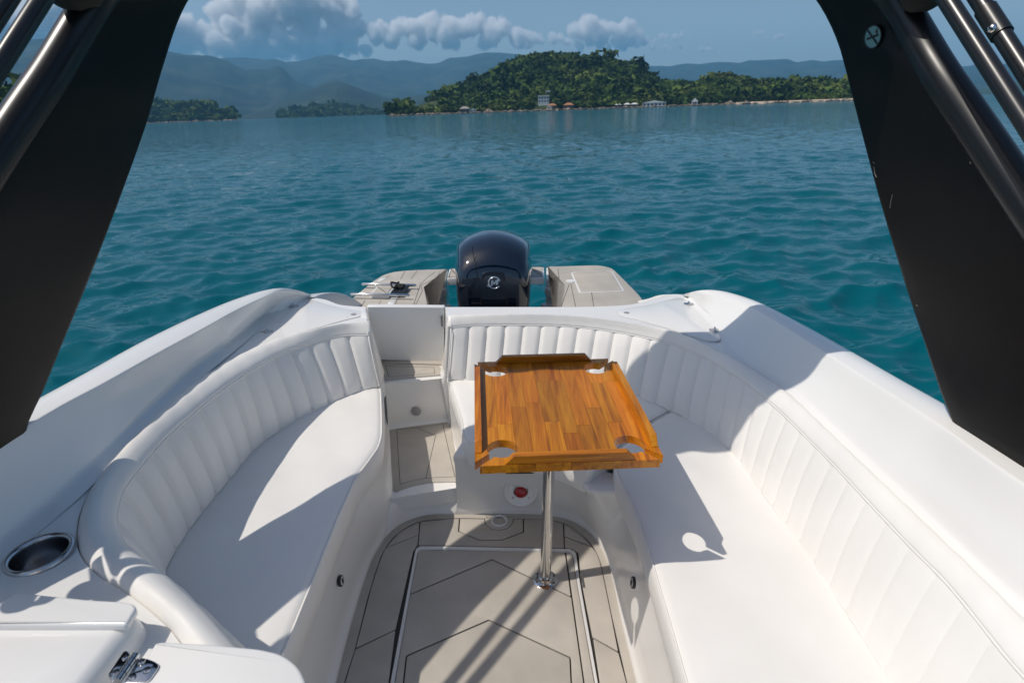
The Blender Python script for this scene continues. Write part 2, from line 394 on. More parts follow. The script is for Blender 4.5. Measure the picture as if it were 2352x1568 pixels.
# drain
dc = P(1147, 1196, 0)
dr = obj('drain', M().lathe([(.0335, .0005), (.033, .004), (.029, .005), (.024, -.004), (.017, -.010)], dc, seg=32), 'drain_white', boat, angle=60)
obj('drain_hole', M().lathe([(.0172, -.0102), (.014, -.012), (.0005, -.0125)], dc, seg=24), 'grey_plastic', dr)

# ---- moulded bench fronts and the stern passage
def sm(n_, lo, hi_, k=6, bul=0.0):
    a, b = spl([q if isinstance(q, np.ndarray) else P(*q) for q in lo], n_), spl([q if isinstance(q, np.ndarray) else P(*q) for q in hi_], n_)
    return a, b
# left bench front
lo, hi_ = sm(90, [A(-.52, -.9, 0), (730, 1760, 0), (772, 1568, 0), (805, 1439, 0), (837, 1333, 0), (858, 1277, 0), (884, 1234, 0), (899, 1186, .04), (903, 1132, .115), (899, 1060, .12), (895, 985, .12), (890, 940, .18), (884, 886, .33)],
             [A(-.44, -.9, .33), A(-.43, .3, .33), (645, 1530, .33), (690, 1422, .33), (735, 1318, .33), (784, 1200, .33), (826, 1098, .33), (855, 1063, .33), (874, 1030, .33), (880, 1000, .33), (880, 960, .34), (878, 900, .36)])
nrm = np.array([1., .0, 0])
mid = [lo + [0, 0, -.01], lo + (hi_ - lo) * .04 + [0, 0, .002], lo + (hi_ - lo) * .14 + [-.010, 0, 0], lo + (hi_ - lo) * .45 + [-.008, 0, 0], lo + (hi_ - lo) * .8 + [-.004, 0, 0], hi_, hi_ + [-.12, 0, -.01]]
obj('bench_front', M().grid(across(mid, 4)), 'gelcoat', boat, angle=70)
# rear and right bench front
lo, hi_ = sm(110, [(1046, 1181, 0), (1110, 1179.4, 0), (1174.5, 1179.4, 0), (1255, 1182, 0), (1311.6, 1194.5, 0), (1354, 1221, 0), (1382, 1259.6, 0), (1401, 1309, 0), (1424, 1414, 0), (1461, 1568, 0), (1510, 1770, 0), A(.43, -.9, 0)],
             [A(-.185, 1.79, .33), A(-.08, 1.80, .33), A(.05, 1.795, .33), A(.17, 1.76, .33), A(.25, 1.69, .33), A(.29, 1.58, .33), (1442, 1130, .33), (1476, 1238, .33), (1500, 1320, .33), (1554, 1524, .33), A(.42, .3, .33), A(.43, -.9, .33)])
mid = [lo + [0, 0, -.01], lo + (hi_ - lo) * .04 + [0, 0, .002], lo + (hi_ - lo) * .14 + [.006, .006, 0], lo + (hi_ - lo) * .45 + [.004, .004, 0], lo + (hi_ - lo) * .8 + [.002, 0, 0], hi_, hi_ + [.08, .1, -.01]]
obj('bench_front', M().grid(across(mid, 4)), 'gelcoat', boat, angle=70)
# lower step: riser, tread
lo, hi_ = sm(40, [(884, 1234, 0), (905, 1214, 0), (932, 1197, 0), (981, 1182.5, 0), (1041, 1180.4, 0), (1062, 1180, 0)], [(899, 1138, .118), (915, 1134, .118), (950, 1120, .118), (986, 1112, .118), (1040, 1112, .118), (1074, 1113, .118)])
mid = [lo + [0, 0, -.01], lo + (hi_ - lo) * .05 + [0, 0, .002], lo + (hi_ - lo) * .2, lo + (hi_ - lo) * .6, lo + (hi_ - lo) * .92, hi_ + [0, .012, .001], hi_ + [0, .08, .001]]
obj('step_riser', M().grid(across(mid, 3)), 'gelcoat', boat, angle=70)
mm = M().prism(np.array([P(885, 1145, .12), P(880, 960, .12), P(1040, 950, .12), P(1084, 1113, .12)])[:, :2], .05, .1175)
obj('step_tread', mm, 'gelcoat', boat)
p1 = [(895, 983.5), (906, 977), (960, 972), (1018, 967), (1030, 972), (1034, 980), (1063, 1108), (1032, 1107), (986, 1108), (950, 1115), (927, 1122.7), (908, 1131), (901.5, 1124)]
pin = [(911, 986), (958, 982), (1017, 973.5), (1044.5, 1094), (1000, 1096), (972, 1098.5), (945, 1104), (919, 1111.5)]
sp1 = obj('step_pad', M().prism(round_poly(np.array([P(*q, .12) for q in p1])[:, :2], .008, 3), .115, .1225, .0012), 'eva', boat, angle=40)
# routed lines in the step pad
def lines(segs, z, par, r=.0011, m='eva_gap'):
    for s_ in segs:
        q = np.array([P(*k, z) for k in s_]); mm_ = M()
        for a_, b_ in zip(q[:-1], q[1:]):
            t_ = _n(b_ - a_); n_ = np.array([-t_[1], t_[0], 0]) * r
            mm_.add([a_ - n_ - t_ * r, b_ - n_ + t_ * r, b_ + n_ + t_ * r, a_ + n_ - t_ * r], [(0, 1, 2, 3)])
        obj('pad_groove', mm_, m, par, smooth=False, fix=False)
lines([pin + [pin[0]], [(958, 982), (1002, 1001), (1000, 1002), (978, 1098)]], .1229, sp1)
# right side wall of the passage and the rear seat base
top = spl([P(1022, 705.5, .655), P(1026, 728, .65), P(1027, 800, .52), P(1030, 866, .40), P(1049, 926, .385), P(1061, 964, .37), P(1064, 1005, .36), A(-.185, 1.80, .33)], 50)
bot = spl([P(1019, 829, .37), P(1019, 833, .37), P(1016, 845, .37), P(1018, 868, .365), P(1030, 930, .22), P(1034, 970, .12), P(1050, 1040, .118), P(1074, 1113, .118)], 50)
obj('passage_wall', M().grid(across([top + [.03, 0, -.004], top + [.004, 0, 0], top * .9 + bot * .1, top * .5 + bot * .5 + [.004, 0, 0], top * .1 + bot * .9, bot - [.01, 0, .002]], 4)), 'gelcoat', boat, angle=70)
# left side wall (ends the left deck and backrest)
top = spl([P(839.5, 704.5, .658), P(846, 737, .652), P(858, 800, .53), P(873, 884, .40), P(878, 930, .38)], 40)
bot = spl([P(869, 824, .37), P(871, 832, .37), P(876, 848, .37), P(884, 872, .37), P(889, 900, .30)], 40)
obj('passage_wall', M().grid(across([top - [.03, 0, .003], top, top * .9 + bot * .1, top * .5 + bot * .5 - [.003, 0, 0], top * .1 + bot * .9, bot - [0, 0, .004]], 4)), 'gelcoat', boat, angle=70)
# upper step
mm = M()
ub = [P(884, 879, .365), P(950, 874, .365), P(1019, 867, .365)]; lb = [P(893, 987, .115), P(960, 977, .115), P(1036, 968, .115)]
u_, l_ = spl(ub, 20), spl(lb, 20)
mm.grid(across([u_ + [0, .25, .001], u_ + [0, .012, .001], u_ + [0, 0, -.012], u_ * .5 + l_ * .5, l_ + [0, -.003, .02], l_ + [0, -.03, .001]], 4))
obj('step_riser', mm, 'gelcoat', boat, angle=70)
p2 = [(871, 835), (950, 838), (1009, 840.5), (1014, 861), (950, 866.5), (887, 873.5), (879, 867)]
sp2 = obj('step_pad', M().prism(round_poly(np.array([P(*q, .37) for q in p2])[:, :2], .008, 3), .364, .3725, .0012), 'eva', boat, angle=40)
lines([[(885, 840), (996, 843.5), (999, 857), (893, 865), (885, 840)]], .3729, sp2)
obj('threshold_pad', M().prism(np.array([P(869, 825, .375), P(1020, 828, .375), P(1016, 836.5, .375), P(897, 833.5, .375), P(872, 832, .375)])[:, :2], .366, .377, .001), 'eva', boat)
# courtesy light disc on the riser, its mean plane
lc = P(957, 941, .235) * 0; lc = (P(957, 877, .34) + P(960, 980, .12)) / 2; lc = PY(957, 941, lc[1] - .0)
obj('round_vent', M().lathe([(.0225, 0), (.0225, .004), (.019, .006), (.0005, .0075)], lc + [0, -.012, 0], ((1, 0, 0), (0, 0, 1), (0, -1, 0)), 28), 'grey_plastic', boat, angle=60)
# transom door with its hinge
dY = P(1022, 705.5, .655)[1] - .02
q = [PY(842, 703.5, dY), PY(1021, 705.5, dY), PY(1019, 830, dY + .03), PY(866, 827, dY + .03)]
mm = M(); q = np.array(q); back = q + [0, .035, 0]
mm.add(np.vstack([q, back]), [(0, 1, 2, 3), (7, 6, 5, 4), (0, 4, 5, 1), (1, 5, 6, 2), (2, 6, 7, 3), (3, 7, 4, 0)])
door = obj('transom_door', mm, 'gelcoat', boat, bevel=.004, angle=40)
hp = PY(1017, 737, dY - .004)
obj('door_hinge', M().box(hp, (.008, .003, .026)).tube([hp + [.004, -.004, -.028], hp + [.004, -.004, .028]], .005, 10), 'steel_brushed', boat, angle=40)

# ---- deck lockers with hinges and latches
def locker(pts, hinges, latch, z=.6608):
    p = np.array([P(*q, z) for q in pts])[:, :2]
    l = obj('locker_lid', M().prism(spl(p, 60, closed=True), z - .004, z + .0016, .0012), 'gelcoat', boat, angle=40)
    g = np.c_[spl(p, 90, closed=True), np.full(90, z - .0005)]
    pp = g[:, :2]; pp = pp[::-1] if area2(pp) < 0 else pp
    a_, b_ = inset(pp, -.0018), inset(pp, .001)
    obj('lid_joint', M().grid(np.stack([np.c_[a_, np.full(90, z - .0002)], np.c_[b_, np.full(90, z - .0002)]]), closed_v=True), 'seam', l, smooth=False)
    for hx, hy, ang in hinges:
        c = P(hx, hy, z + .002); a = math.radians(ang); e = np.array([[math.cos(a), math.sin(a), 0], [-math.sin(a), math.cos(a), 0], [0, 0, 1.]])
        hm = M()
        for sg in (-1, 1):
            q_ = np.array([[sg * .004, -.017, 0], [sg * .024, -.010, 0], [sg * .024, .010, 0], [sg * .004, .017, 0]]) @ e + c
            hm.prism(q_[:, :2] if sg > 0 else q_[::-1, :2], c[2], c[2] + .003)
        hm.tube([c + e[1] * -.019 + [0, 0, .005], c + e[1] * .019 + [0, 0, .005]], .0048, 8)
        obj('hinge', hm, 'steel_brushed', l, angle=40)
    c = P(*latch, z + .0014)
    obj('latch', M().lathe([(.013, 0), (.012, .002), (.008, .0026), (.0005, .001)], c, seg=20), 'grey_plastic', l)
locker([(833, 722), (829, 715.6), (812, 712), (790, 708.5), (760.5, 702), (725.5, 691.5), (702, 686), (688, 690), (669, 708), (645, 730), (619, 754), (603, 770), (604, 777), (623, 779), (668, 769), (713, 757.5), (757, 745), (800.5, 733), (826, 727)],
       [(673, 703, 12), (612, 762, 12)], (812, 722))
locker([(1417, 717), (1426, 711), (1450, 707), (1490, 700), (1540, 687.5), (1562, 684), (1577, 690), (1600, 716), (1625, 743), (1655, 774), (1652, 782), (1630, 783), (1600, 776), (1560, 762), (1520, 750), (1470, 736), (1431, 727)],
       [(1583, 698.6, -12), (1643, 759, -12)], (1439, 718.4))

# ---- bench hardware
def small_disc(c, nrm_, r, name='round_catch'):
    nrm_ = _n(np.array(nrm_, float)); u = _n(np.cross([0, 0, 1.], nrm_)); w = np.cross(nrm_, u)
    o = obj(name, M().lathe([(r, -.004), (r, .003), (r * .85, .0045), (r * .8, .002), (.0005, .002)], c, (u, w, nrm_), 24), 'black_plastic', boat, angle=50)
    obj('catch_face', M().lathe([(r * .78, .0021), (r * .74, .0042), (.0005, .0045)], c, (u, w, nrm_), 20), 'hatch_white', o)
    obj('catch_pull', M().box(np.array(c) + nrm_ * .005, (r * .22, r * .5, .0015), np.stack([u, w, nrm_])), 'black_plastic', o)
small_disc(PX(783, 1333, -.503), (1, 0, .12), .017)
small_disc(PX(1454, 1337, .372), (-1, 0, .12), .017)
# round light under the rear seat
rl = PY(1196, 1124, 1.835)
ax = ((1, 0, 0), (0, .18, .98), (0, -.98, .18)); ax = np.array([[1, 0, 0], _n(np.array([0, .15, .99])), _n(np.array([0, -.99, .15]))])
rl = rl + ax[2] * .014
lamp = obj('round_light', M().lathe([(.068, -.006), (.066, .003), (.060, .004), (.054, -.002), (.040, -.004), (.029, -.003), (.029, -.02)], rl, ax, 48), 'gelcoat', boat, angle=70)
obj('lamp_housing', M().lathe([(.0005, -.006), (.027, -.006), (.029, -.002), (.0275, .001), (.0255, -.003)], rl, ax, 32), 'steel_brushed', lamp, angle=60)
obj('lamp_lens', M().lathe([(.0005, .012), (.012, .011), (.020, .007), (.0245, -.003)], rl - ax[1] * .004, ax, 28), 'red_glass', lamp, angle=80)
for sx in (-1, 1):
    for sy in (-1, 1):
        obj('screw', M().lathe([(.0005, .0035), (.003, .003), (.004, 0)], rl + ax[0] * sx * .031 + ax[1] * sy * .029 - ax[2] * .003, ax, 10), 'steel', lamp)
vb = PY(1194, 1080, 1.80)
obj('vent_grille', M().box(vb, (.052, .004, .012)).box(vb + [0, -.003, .006], (.054, .003, .003)).box(vb + [0, -.003, -.006], (.054, .003, .003)), 'black_plastic', boat)

# ---- hull quarters behind the decks
for sg, pts in ((-1, [(716, 682), (735, 675), (765, 671.5), (795, 678), (826, 696)]), (1, [(1574, 680), (1560, 676), (1540, 676), (1515, 678), (1490, 686), (1470, 690)])):
    Y = [2.62, 2.72, 2.86, 3.0, 3.12] if sg < 0 else [2.62, 2.7, 2.8, 2.92, 3.04, 3.14]
    top = spl([PY(*q, y) for q, y in zip(pts, Y)], 30)
    out = top.copy(); out[:, 0] += sg * np.linspace(.16, .10, 30); out[:, 2] -= .05
    o2 = out.copy(); o2[:, 0] += sg * .03; o2[:, 2] -= .12
    o3 = o2.copy(); o3[:, 0] -= sg * .1; o3[:, 2] = -.5
    i1 = top.copy(); i1[:, 0] -= sg * .02; i1[:, 2] -= .10
    i2 = i1.copy(); i2[:, 0] -= sg * .03; i2[:, 2] -= .30
    r_ = across([i2, i1, top - [sg * .012, 0, .012], top, top + (out - top) * .5 + [0, 0, .018], out, o2, o3], 4)
    obj('hull_quarter', M().grid(r_), 'gelcoat', boat, angle=60)

# ---- swim platforms
ZP = .45
def platform(pts, grooves, deep):
    p = np.array([P(*q, ZP) for q in pts])[:, :2]
    p = round_poly(p, deep, 5)
    o = obj('swim_platform', M().prism(p, ZP - .42, ZP - .003, .012, 3), 'gelcoat', boat, angle=40)
    pc = p[::-1] if area2(p) < 0 else p
    pd = inset(pc, .014)
    obj('platform_pad', M().prism(pd, ZP - .006, ZP + .003, .001), 'eva', o, angle=40)
    lines(grooves, ZP + .0036, o, .0016)
    return o
plL = platform([(1029, 617.5), (985, 619), (940, 620.5), (904, 624), (878, 631), (852, 647), (800, 690), (780, 760), (1000, 760), (993, 704), (978.6, 660), (1022, 639)],
    [[(1000, 624), (982, 637), (966, 652), (950, 700)], [(958, 622), (944, 641)], [(930, 623), (920, 641)], [(895, 632), (880, 643)], [(1011, 623), (1003, 638), (967, 655)],
     [(967, 655), (970, 668), (945, 720)], [(920, 672), (911, 690), (905, 712)], [(905, 668), (896, 684)], [(838, 690), (830, 704)], [(875, 690), (868, 704)]], [.01, .05, .2, .2, .2, .15, .05, .02, .02, .02, .01, .01])
plR = platform([(1254.6, 612), (1300, 611), (1345, 609.5), (1379, 609), (1409, 616), (1424, 630), (1469, 675), (1500, 720), (1500, 760), (1270, 760), (1279, 704), (1294, 656), (1254.6, 637)],
    [[(1262, 618), (1262, 634)], [(1282, 617), (1284, 640)], [(1307, 653), (1289, 704)], [(1311, 651), (1322, 704)], [(1358, 668), (1364, 704)]], [.01, .05, .2, .2, .15, .1, .05, .02, .02, .02, .02, .02, .01])
# side ledges under the cut-outs
for o_, a_, b_ in ((plR, P(1254.6, 637, ZP), P(1294, 656, ZP)), (plL, P(1022, 639, ZP), P(978.6, 660, ZP))):
    t_ = _n(b_ - a_); n_ = np.array([-t_[1], t_[0], 0]); n_ = n_ if n_ @ (np.array([0, 3.5, 0]) - a_) > 0 else -n_
    n_ = n_ * np.sign(n_ @ (np.array([0., 3.3, ZP]) - (a_ + b_) / 2))
    mm = M()
    for dz, w_ in ((-.09, .02), (-.2, .035)):
        c_ = (a_ + b_) / 2 + n_ * (w_ - .02) + [0, 0, dz]
        mm.box(c_, (np.linalg.norm(b_ - a_) * .46, w_, .03), np.stack([t_, n_, [0, 0, 1.]]))
    obj('side_ledge', mm, 'gelcoat', o_, bevel=.012, angle=40)
# bridging pieces beside the motor
brid = lambda q: round_poly(np.array([P(*k, ZP) for k in q])[:, :2], .008, 3)
for q in ([(1032, 616.5), (1060, 615.5), (1056, 637), (1027, 638.5)], [(1210, 612.5), (1249, 612), (1251, 636), (1213, 636.5)]):
    p = brid(q); o_ = obj('rear_bridge', M().prism(p, ZP - .05, ZP - .004, .004), 'gelcoat', boat, angle=40)
    pc = p[::-1] if area2(p) < 0 else p
    obj('platform_pad', M().prism(inset(pc, .014), ZP - .01, ZP + .001, .001), 'eva', o_, angle=40)
# hatch on the right platform
hp_ = [(1311, 628), (1321, 624.5), (1402, 622), (1408, 626), (1434, 669), (1330, 674)]
p = np.array([P(*q, ZP) for q in hp_])[:, :2]
hl = obj('platform_hatch', M().prism(round_poly(p, .01, 3), ZP, ZP + .004, .001), 'hatch_white', plR, angle=40)
pc = p if area2(p) > 0 else p[::-1]
obj('hatch_pad', M().prism(round_poly(inset(pc, .012), .01, 3), ZP + .003, ZP + .0065, .001), 'eva', hl, angle=40)
obj('hatch_pull', M().lathe([(.03, 0), (.028, .003), (.02, .002), (.0005, 0)], P(1310, 645.5, ZP + .0035), seg=24), 'drain_white', hl)
# moulded hand holds on the left platform
for q in ([(875, 639), (889, 639), (878, 646), (866, 648)], [(900, 677), (919, 676), (912, 690), (895, 690)], [(893, 693), (908, 691), (903, 703), (888, 704)]):
    p = round_poly(np.array([P(*k, ZP) for k in q])[:, :2], .03, 4)
    obj('hand_hold', M().prism(p, ZP, ZP + .005, .002), 'drain_white', plL, angle=40)
# boarding ladder folded on the left platform: two rails, treads, a lid and a strap
lad = thing('boarding_ladder', P(900, 660, ZP), 'folded stainless boarding ladder lying across the left swim platform', 'ladder')
za = ZP + .03
for a_, b_ in (((832, 652), (955, 655)), ((806, 675.5), (940, 678))):
    A_, B_ = P(*a_, za), P(*b_, za)
    t_ = _n(B_ - A_)
    obj('ladder_rail', M().tube([A_ + [0, 0, -.004], A_ + t_ * .005, B_ - t_ * .005, B_ + [0, 0, -.004]], .0085, 12), 'steel', lad, angle=60)
p = round_poly(np.array([P(864, 657, za), P(905, 659, za), P(893, 676, za), P(850, 675, za)])[:, :2], .015, 3)
st = obj('ladder_step', M().prism(p, za - .03, za - .004, .004), 'gelcoat', lad, angle=40)
pc = p if area2(p) > 0 else p[::-1]
obj('step_pad', M().prism(inset(pc, .012), za - .01, za, .001), 'eva', st, angle=40)
for k in range(4):
    t = k / 3; a_ = np.array([914, 658]) * (1 - t) + np.array([936, 658]) * t; b_ = np.array([898, 677]) * (1 - t) + np.array([920, 677]) * t
    obj('ladder_tread', M().tube([P(*a_, za - .008), P(*b_, za - .008)], .011, 8), 'dark_metal', lad, angle=60)
pt = P(907, 655, za + .015)
obj('ladder_strap', M().tube(spl([pt + [.022 * math.cos(k) * (1 + .1 * math.sin(3 * k)), .045 * math.sin(k), .008 + .008 * math.cos(2 * k)] for k in np.linspace(0, 5.6, 14)], 50), .006, 8), 'black_fabric', lad, angle=80)
obj('strap_buckle', M().box(pt + [.03, .0, -.008], (.026, .035, .010)), 'black_fabric', lad, bevel=.008)
# ================================================================== CUSHIONS
from mathutils.geometry import delaunay_2d_cdt
from mathutils.bvhtree import BVHTree
def hnorm(rail, toward):
    t = np.gradient(rail, axis=0); n = np.c_[-t[:, 1], t[:, 0], np.zeros(len(t))]
    n /= np.linalg.norm(n, axis=1)[:, None] + 1e-9
    s = np.sign(np.sum(n * (np.array(toward) - rail) * [1, 1, 0], axis=1))
    return n * (1 if np.mean(s) > 0 else -1)

def backrest(name, label, l4, l5, l6, pitch, inside, base, ends=(True, True), bul=(.0085, .0085)):
    T = thing(name, base, label, 'cushion')
    L = np.sum(np.linalg.norm(np.diff(spl(l5, 200), axis=0), axis=1))
    NP_ = int(round(L / pitch)); K = 7; N = NP_ * K + 1
    a4, a5, a6 = spl(l4, N), spl(l5, N), spl(l6, N)
    n = hnorm(a5, inside)
    e = a5 - a4
    # rolled top
    rails = [a4 - [0, 0, .06], a4 - [0, 0, .012], a4 + e * .10 + [0, 0, .010], a4 + e * .38 + [0, 0, .024], a4 + e * .68 + [0, 0, .022], a4 + e * .93 + [0, 0, .009] + n * .002, a5 + n * .006 - [0, 0, .006], a5 - n * .004 - [0, 0, .012]]
    R_ = across(rails, 3)
    w = np.sin(np.arange(N) * .9)[None, :, None] * .0010 * np.sin(np.linspace(0, math.pi, len(R_)))[:, None, None]
    R_ = R_ + w * np.array([0, 0, 1.])
    mm = M().grid(R_)
    o = len(mm.v)
    obj('top_roll', mm, 'vinyl', T, angle=80)
    obj('piping', M().tube(a5 + n * .0045 - [0, 0, .0105], .0036, 8), 'vinyl', T, angle=80)
    eh = e / (np.linalg.norm(e, axis=1)[:, None]); sm_ = M()
    for dd_, dz_ in ((-.014, .0045), (-.009, .0018)):
        line = spl(a5 + n * .0035 + eh * dd_ + [0, 0, dz_], int(L / .0095))
        for k in range(0, len(line) - 1):
            p_, q_ = line[k], line[k] + (line[k + 1] - line[k]) * .55; t_ = _n(q_ - p_); w_ = np.cross(t_, [0, 0, 1.]) * .0009
            sm_.add([p_ - w_, q_ - w_, q_ + w_, p_ + w_, (p_ + q_) / 2 + [0, 0, .001]], [(0, 1, 4), (1, 2, 4), (2, 3, 4), (3, 0, 4)])
    kind(obj('stitching', sm_, 'thread', T, smooth=False, fix=False), 'stuff')
    # back and bottom closing the body
    b6 = a6 - n * .10
    obj('backing', M().grid(np.stack([a4 - [0, 0, .058], a4 * .5 + b6 * .5, b6 - [0, 0, .02], a6 - [0, 0, .03], a6 + n * .002 + [0, 0, .004]])), 'vinyl', T, angle=60)
    # upholstered channels
    V = 9
    for k in range(NP_):
        sl = slice(k * K, (k + 1) * K + 1)
        p5, p6, nn = a5[sl] - [0, 0, .011], a6[sl] + [0, 0, -.004], n[sl]
        g = []; bk = bul[0] + (bul[1] - bul[0]) * min(1, k / NP_ * 1.6)
        wob = random.uniform(.85, 1.15); lean = random.uniform(-.12, .12)
        for v in np.linspace(0, 1, V):
            u = np.linspace(0, 1, K + 1)
            u = u + lean * 2 * u * (1 - u); prof = (1 - np.abs(2 * u - 1) ** 3.2).clip(0, 1)
            ends_ = 1 - (1 - min(1, v / .16)) ** 2 * .85 if v < .16 else (1 - (1 - min(1, (1 - v) / .10)) ** 2 * .9 if v > .9 else 1)
            d_ = bk * wob * prof * ends_ + .006 * math.sin(math.pi * v) + .0045 - min(.006, bk * .7) * (prof < .02)
            base_ = p5 * (1 - v) + p6 * v
            g.append(base_ + nn * d_[:, None])
        obj('pleat', M().grid(np.stack(g)), 'vinyl', T, angle=180)
    for en, i in zip(ends, (0, -1)):
        if en:
            sec = R_[:, i]
            lowm = np.array([a6[i] + n[i] * .01, a6[i] - n[i] * .09])
            ring = np.vstack([sec, [a6[i] + n[i] * .012], [b6[i]]])
            m2 = M(); c_ = ring.mean(axis=0)
            t_ = _n((a5[1] - a5[0]) if i == 0 else (a5[-2] - a5[-1]))
            r1 = c_ + (ring - c_) * .96 - t_ * .012
            m2.grid(np.stack([ring, r1]), closed_v=True); m2.v += [tuple(c_ - t_ * .016)]
            nR = len(ring)
            for j in range(nR): m2.f.append((nR + j, nR + (j + 1) % nR, 2 * nR))
            obj('end_panel', m2, 'vinyl', T, angle=180)
            obj('end_piping', M().tube(np.vstack([sec[-6:], [a5[i] * (1 - v) + a6[i] * v + n[i] * (.012 + .006 * math.sin(math.pi * v)) for v in (.1, .3, .5, .7, .9, 1)]]), .0034, 6), 'vinyl', T, angle=80)
    return T

q3 = lambda L_: [q if isinstance(q, np.ndarray) else P(*q) for q in L_]
l4 = q3(L4L)[::-1]
l5 = q3([(846, 763, .632), (800, 764, .634), (742, 774, .637), (641, 809, .65), (563, 852, .664), (522, 877.5, .67), (445.5, 938, .678), (375, 1000.7, .685), (312.6, 1071, .69), (277.5, 1118, .69), (264, 1155, .69), (259, 1190, .69),
         (271, 1231.5, .69), (295, 1263, .69), (334, 1291, .69), (369, 1316, .69), (411, 1354.5, .69), (464, 1407, .69), (524, 1474, .69), (580, 1540, .69)])
l6 = q3([(872, 883, .405), (821, 897, .405), (742.5, 930, .405), (664, 971, .405), (586, 1026, .405), (527.6, 1094.5, .405), (469, 1164, .405), (435, 1207, .405), (405, 1252, .405), A(-.90, 1.16, .405), A(-.83, 1.06, .405), A(-.74, .98, .405), A(-.62, .90, .405), A(-.5, .82, .405), A(-.42, .77, .405)])
backrest('curved_backrest', 'white pleated vinyl backrest curving along the left bench with a rolled top', l4, l5, l6, .088, (-.5, 1.45, 0), (-.95, 1.3, .4), (True, False))
l4 = q3(L4R)[::-1][1:]
l4[0] = P(1036, 729, .65)
l5 = q3([A(.93, -.7, .635), A(.945, .2, .635), (2347.7, 1527, .635), (2263, 1425, .635), (2186, 1333, .635), (2101.6, 1249, .635), (2019.5, 1164, .635), (1918, 1057, .635), (1867, 1006.5, .635), (1787, 930, .635), (1740, 892, .635), (1690, 856, .635),
         (1621, 816, .635), (1550.5, 786, .635), (1477, 768, .636), (1385, 752, .637), (1297.5, 743, .638), (1192, 740.5, .638), (1079.5, 742, .638), (1036, 746, .636)])[::-1]
l6 = q3([A(.87, -.7, .405), A(.87, .2, .405), (2057.6, 1568, .405), (1964.5, 1428, .405), (1915, 1354.5, .405), (1840, 1247, .405), (1764, 1143.6, .405), (1699, 1055, .405), (1664, 1016, .405), (1629, 989, .405), (1542, 939, .405), (1494, 920, .405), (1456, 905, .405),
         (1385, 889, .405), (1300, 879, .405), (1190, 873, .405), (1090, 870, .405), (1028, 867, .405)])[::-1]
backrest('curved_backrest', 'long white pleated vinyl backrest along the stern and right bench', l4, l5, l6, .0795, (.1, 1.3, 0), (.6, 1.9, .4), (True, False), (.009, .0012))

def seat(name, label, pts, z=.40, th=.115, base=None, r=.02):
    p = np.array([q if isinstance(q, np.ndarray) else P(*q, z) for q in pts])[:, :2]
    if area2(p) < 0: p = p[::-1]
    b = (*p.mean(axis=0), z - th)
    T = thing(name, b, label, 'cushion')
    p = round_poly(p, r, 5); p = lerp_poly(np.vstack([p, p[:1]]), 161)[:-1]
    m1 = M(); rings = []
    for d_, dz in ((.006, -th), (0, -th * .8), (-.004, -th * .5), (-.002, -.028), (.002, -.014), (.010, -.005), (.024, -.001), (.06, .0015)):
        rings.append(np.c_[inset(p, d_), np.full(len(p), z + dz)])
    m1.grid(np.stack(rings[:-1]), closed_v=True)
    ri = rings[-2][:, :2]; gx, gy = np.meshgrid(np.arange(ri[:, 0].min(), ri[:, 0].max(), .03), np.arange(ri[:, 1].min(), ri[:, 1].max(), .03))
    gp = np.c_[gx.ravel(), gy.ravel()] + RNG.uniform(-.004, .004, (gx.size, 2))
    dmin = np.min(np.linalg.norm(gp[:, None] - ri[None], axis=2), axis=1)
    allp = np.vstack([ri, gp[dmin > .02]]); nb_ = len(ri)
    vo, _, fo, ov, _, _ = delaunay_2d_cdt([Vector(q) for q in allp], [], [list(range(nb_))], 1, 1e-6)
    V3 = []
    for k_, q in enumerate(vo):
        dd = np.min(np.linalg.norm(ri - np.array(q), axis=1))
        und = .0022 * math.sin(q[0] * 13 + 1.3) * math.sin(q[1] * 9 + .4) + .0012 * math.sin(q[0] * 31 + q[1] * 17)
        V3.append((q[0], q[1], z - .001 + .004 * (1 - math.exp(-dd / .06)) + und * min(1, dd / .06)))
    m1.add(V3, [tuple(f_) for f_ in fo])
    obj('seat_pad', m1, 'vinyl_flat', T, angle=60)
    for d_, dz in ((.0035, -.0085),):
        c = np.c_[inset(p, d_), np.full(len(p), z + dz)]; c = np.vstack([c, c[:2]])
        obj('piping', M().tube(c, .0030, 6, cap=False), 'vinyl', T, angle=80)
    return T
seat('seat_cushion', 'long white vinyl seat cushion on the left bench crossed by shadows',
     [(876, 892), (878, 960), (878, 995), (871, 1022), (844, 1060), (817, 1095), (773.5, 1193), (720.7, 1326), (657.5, 1481), (600, 1630), A(-.44, .74, 0), A(-.55, .84, 0), A(-.78, .99, 0), A(-.90, 1.12, 0), A(-.95, 1.22, 0), (440, 1175), (500, 1102), (560, 1026), (640, 962), (720, 920), (800, 887), (860, 876)], r=.03)
seat('seat_cushion', 'small white vinyl seat cushion at the stern behind the wooden table',
     [(1031, 872), (1049, 927), (1060, 962), (1062, 992), (1068, 1008), (1085, 1013), A(-.02, 1.745, 0), A(.12, 1.725, 0), A(.215, 1.665, 0), A(.285, 1.60, 0), (1490, 964), (1541, 937), (1490, 905), (1390, 874), (1300, 864), (1190, 858), (1090, 856)], r=.025)
seat('seat_cushion', 'long white vinyl seat cushion on the right bench carrying the table shadow',
     [(1492, 967), (1415, 1030), (1412, 1075), (1440, 1130), (1470, 1202), (1498, 1291), (1561, 1509), (1600, 1650), A(.40, .4, 0), A(.41, -.7, 0), A(.92, -.7, 0), A(.92, .3, 0), (2110, 1568), (2010, 1415), (1960, 1345), (1800, 1130), (1730, 1040), (1660, 985), (1600, 955), (1545, 939)], r=.025)

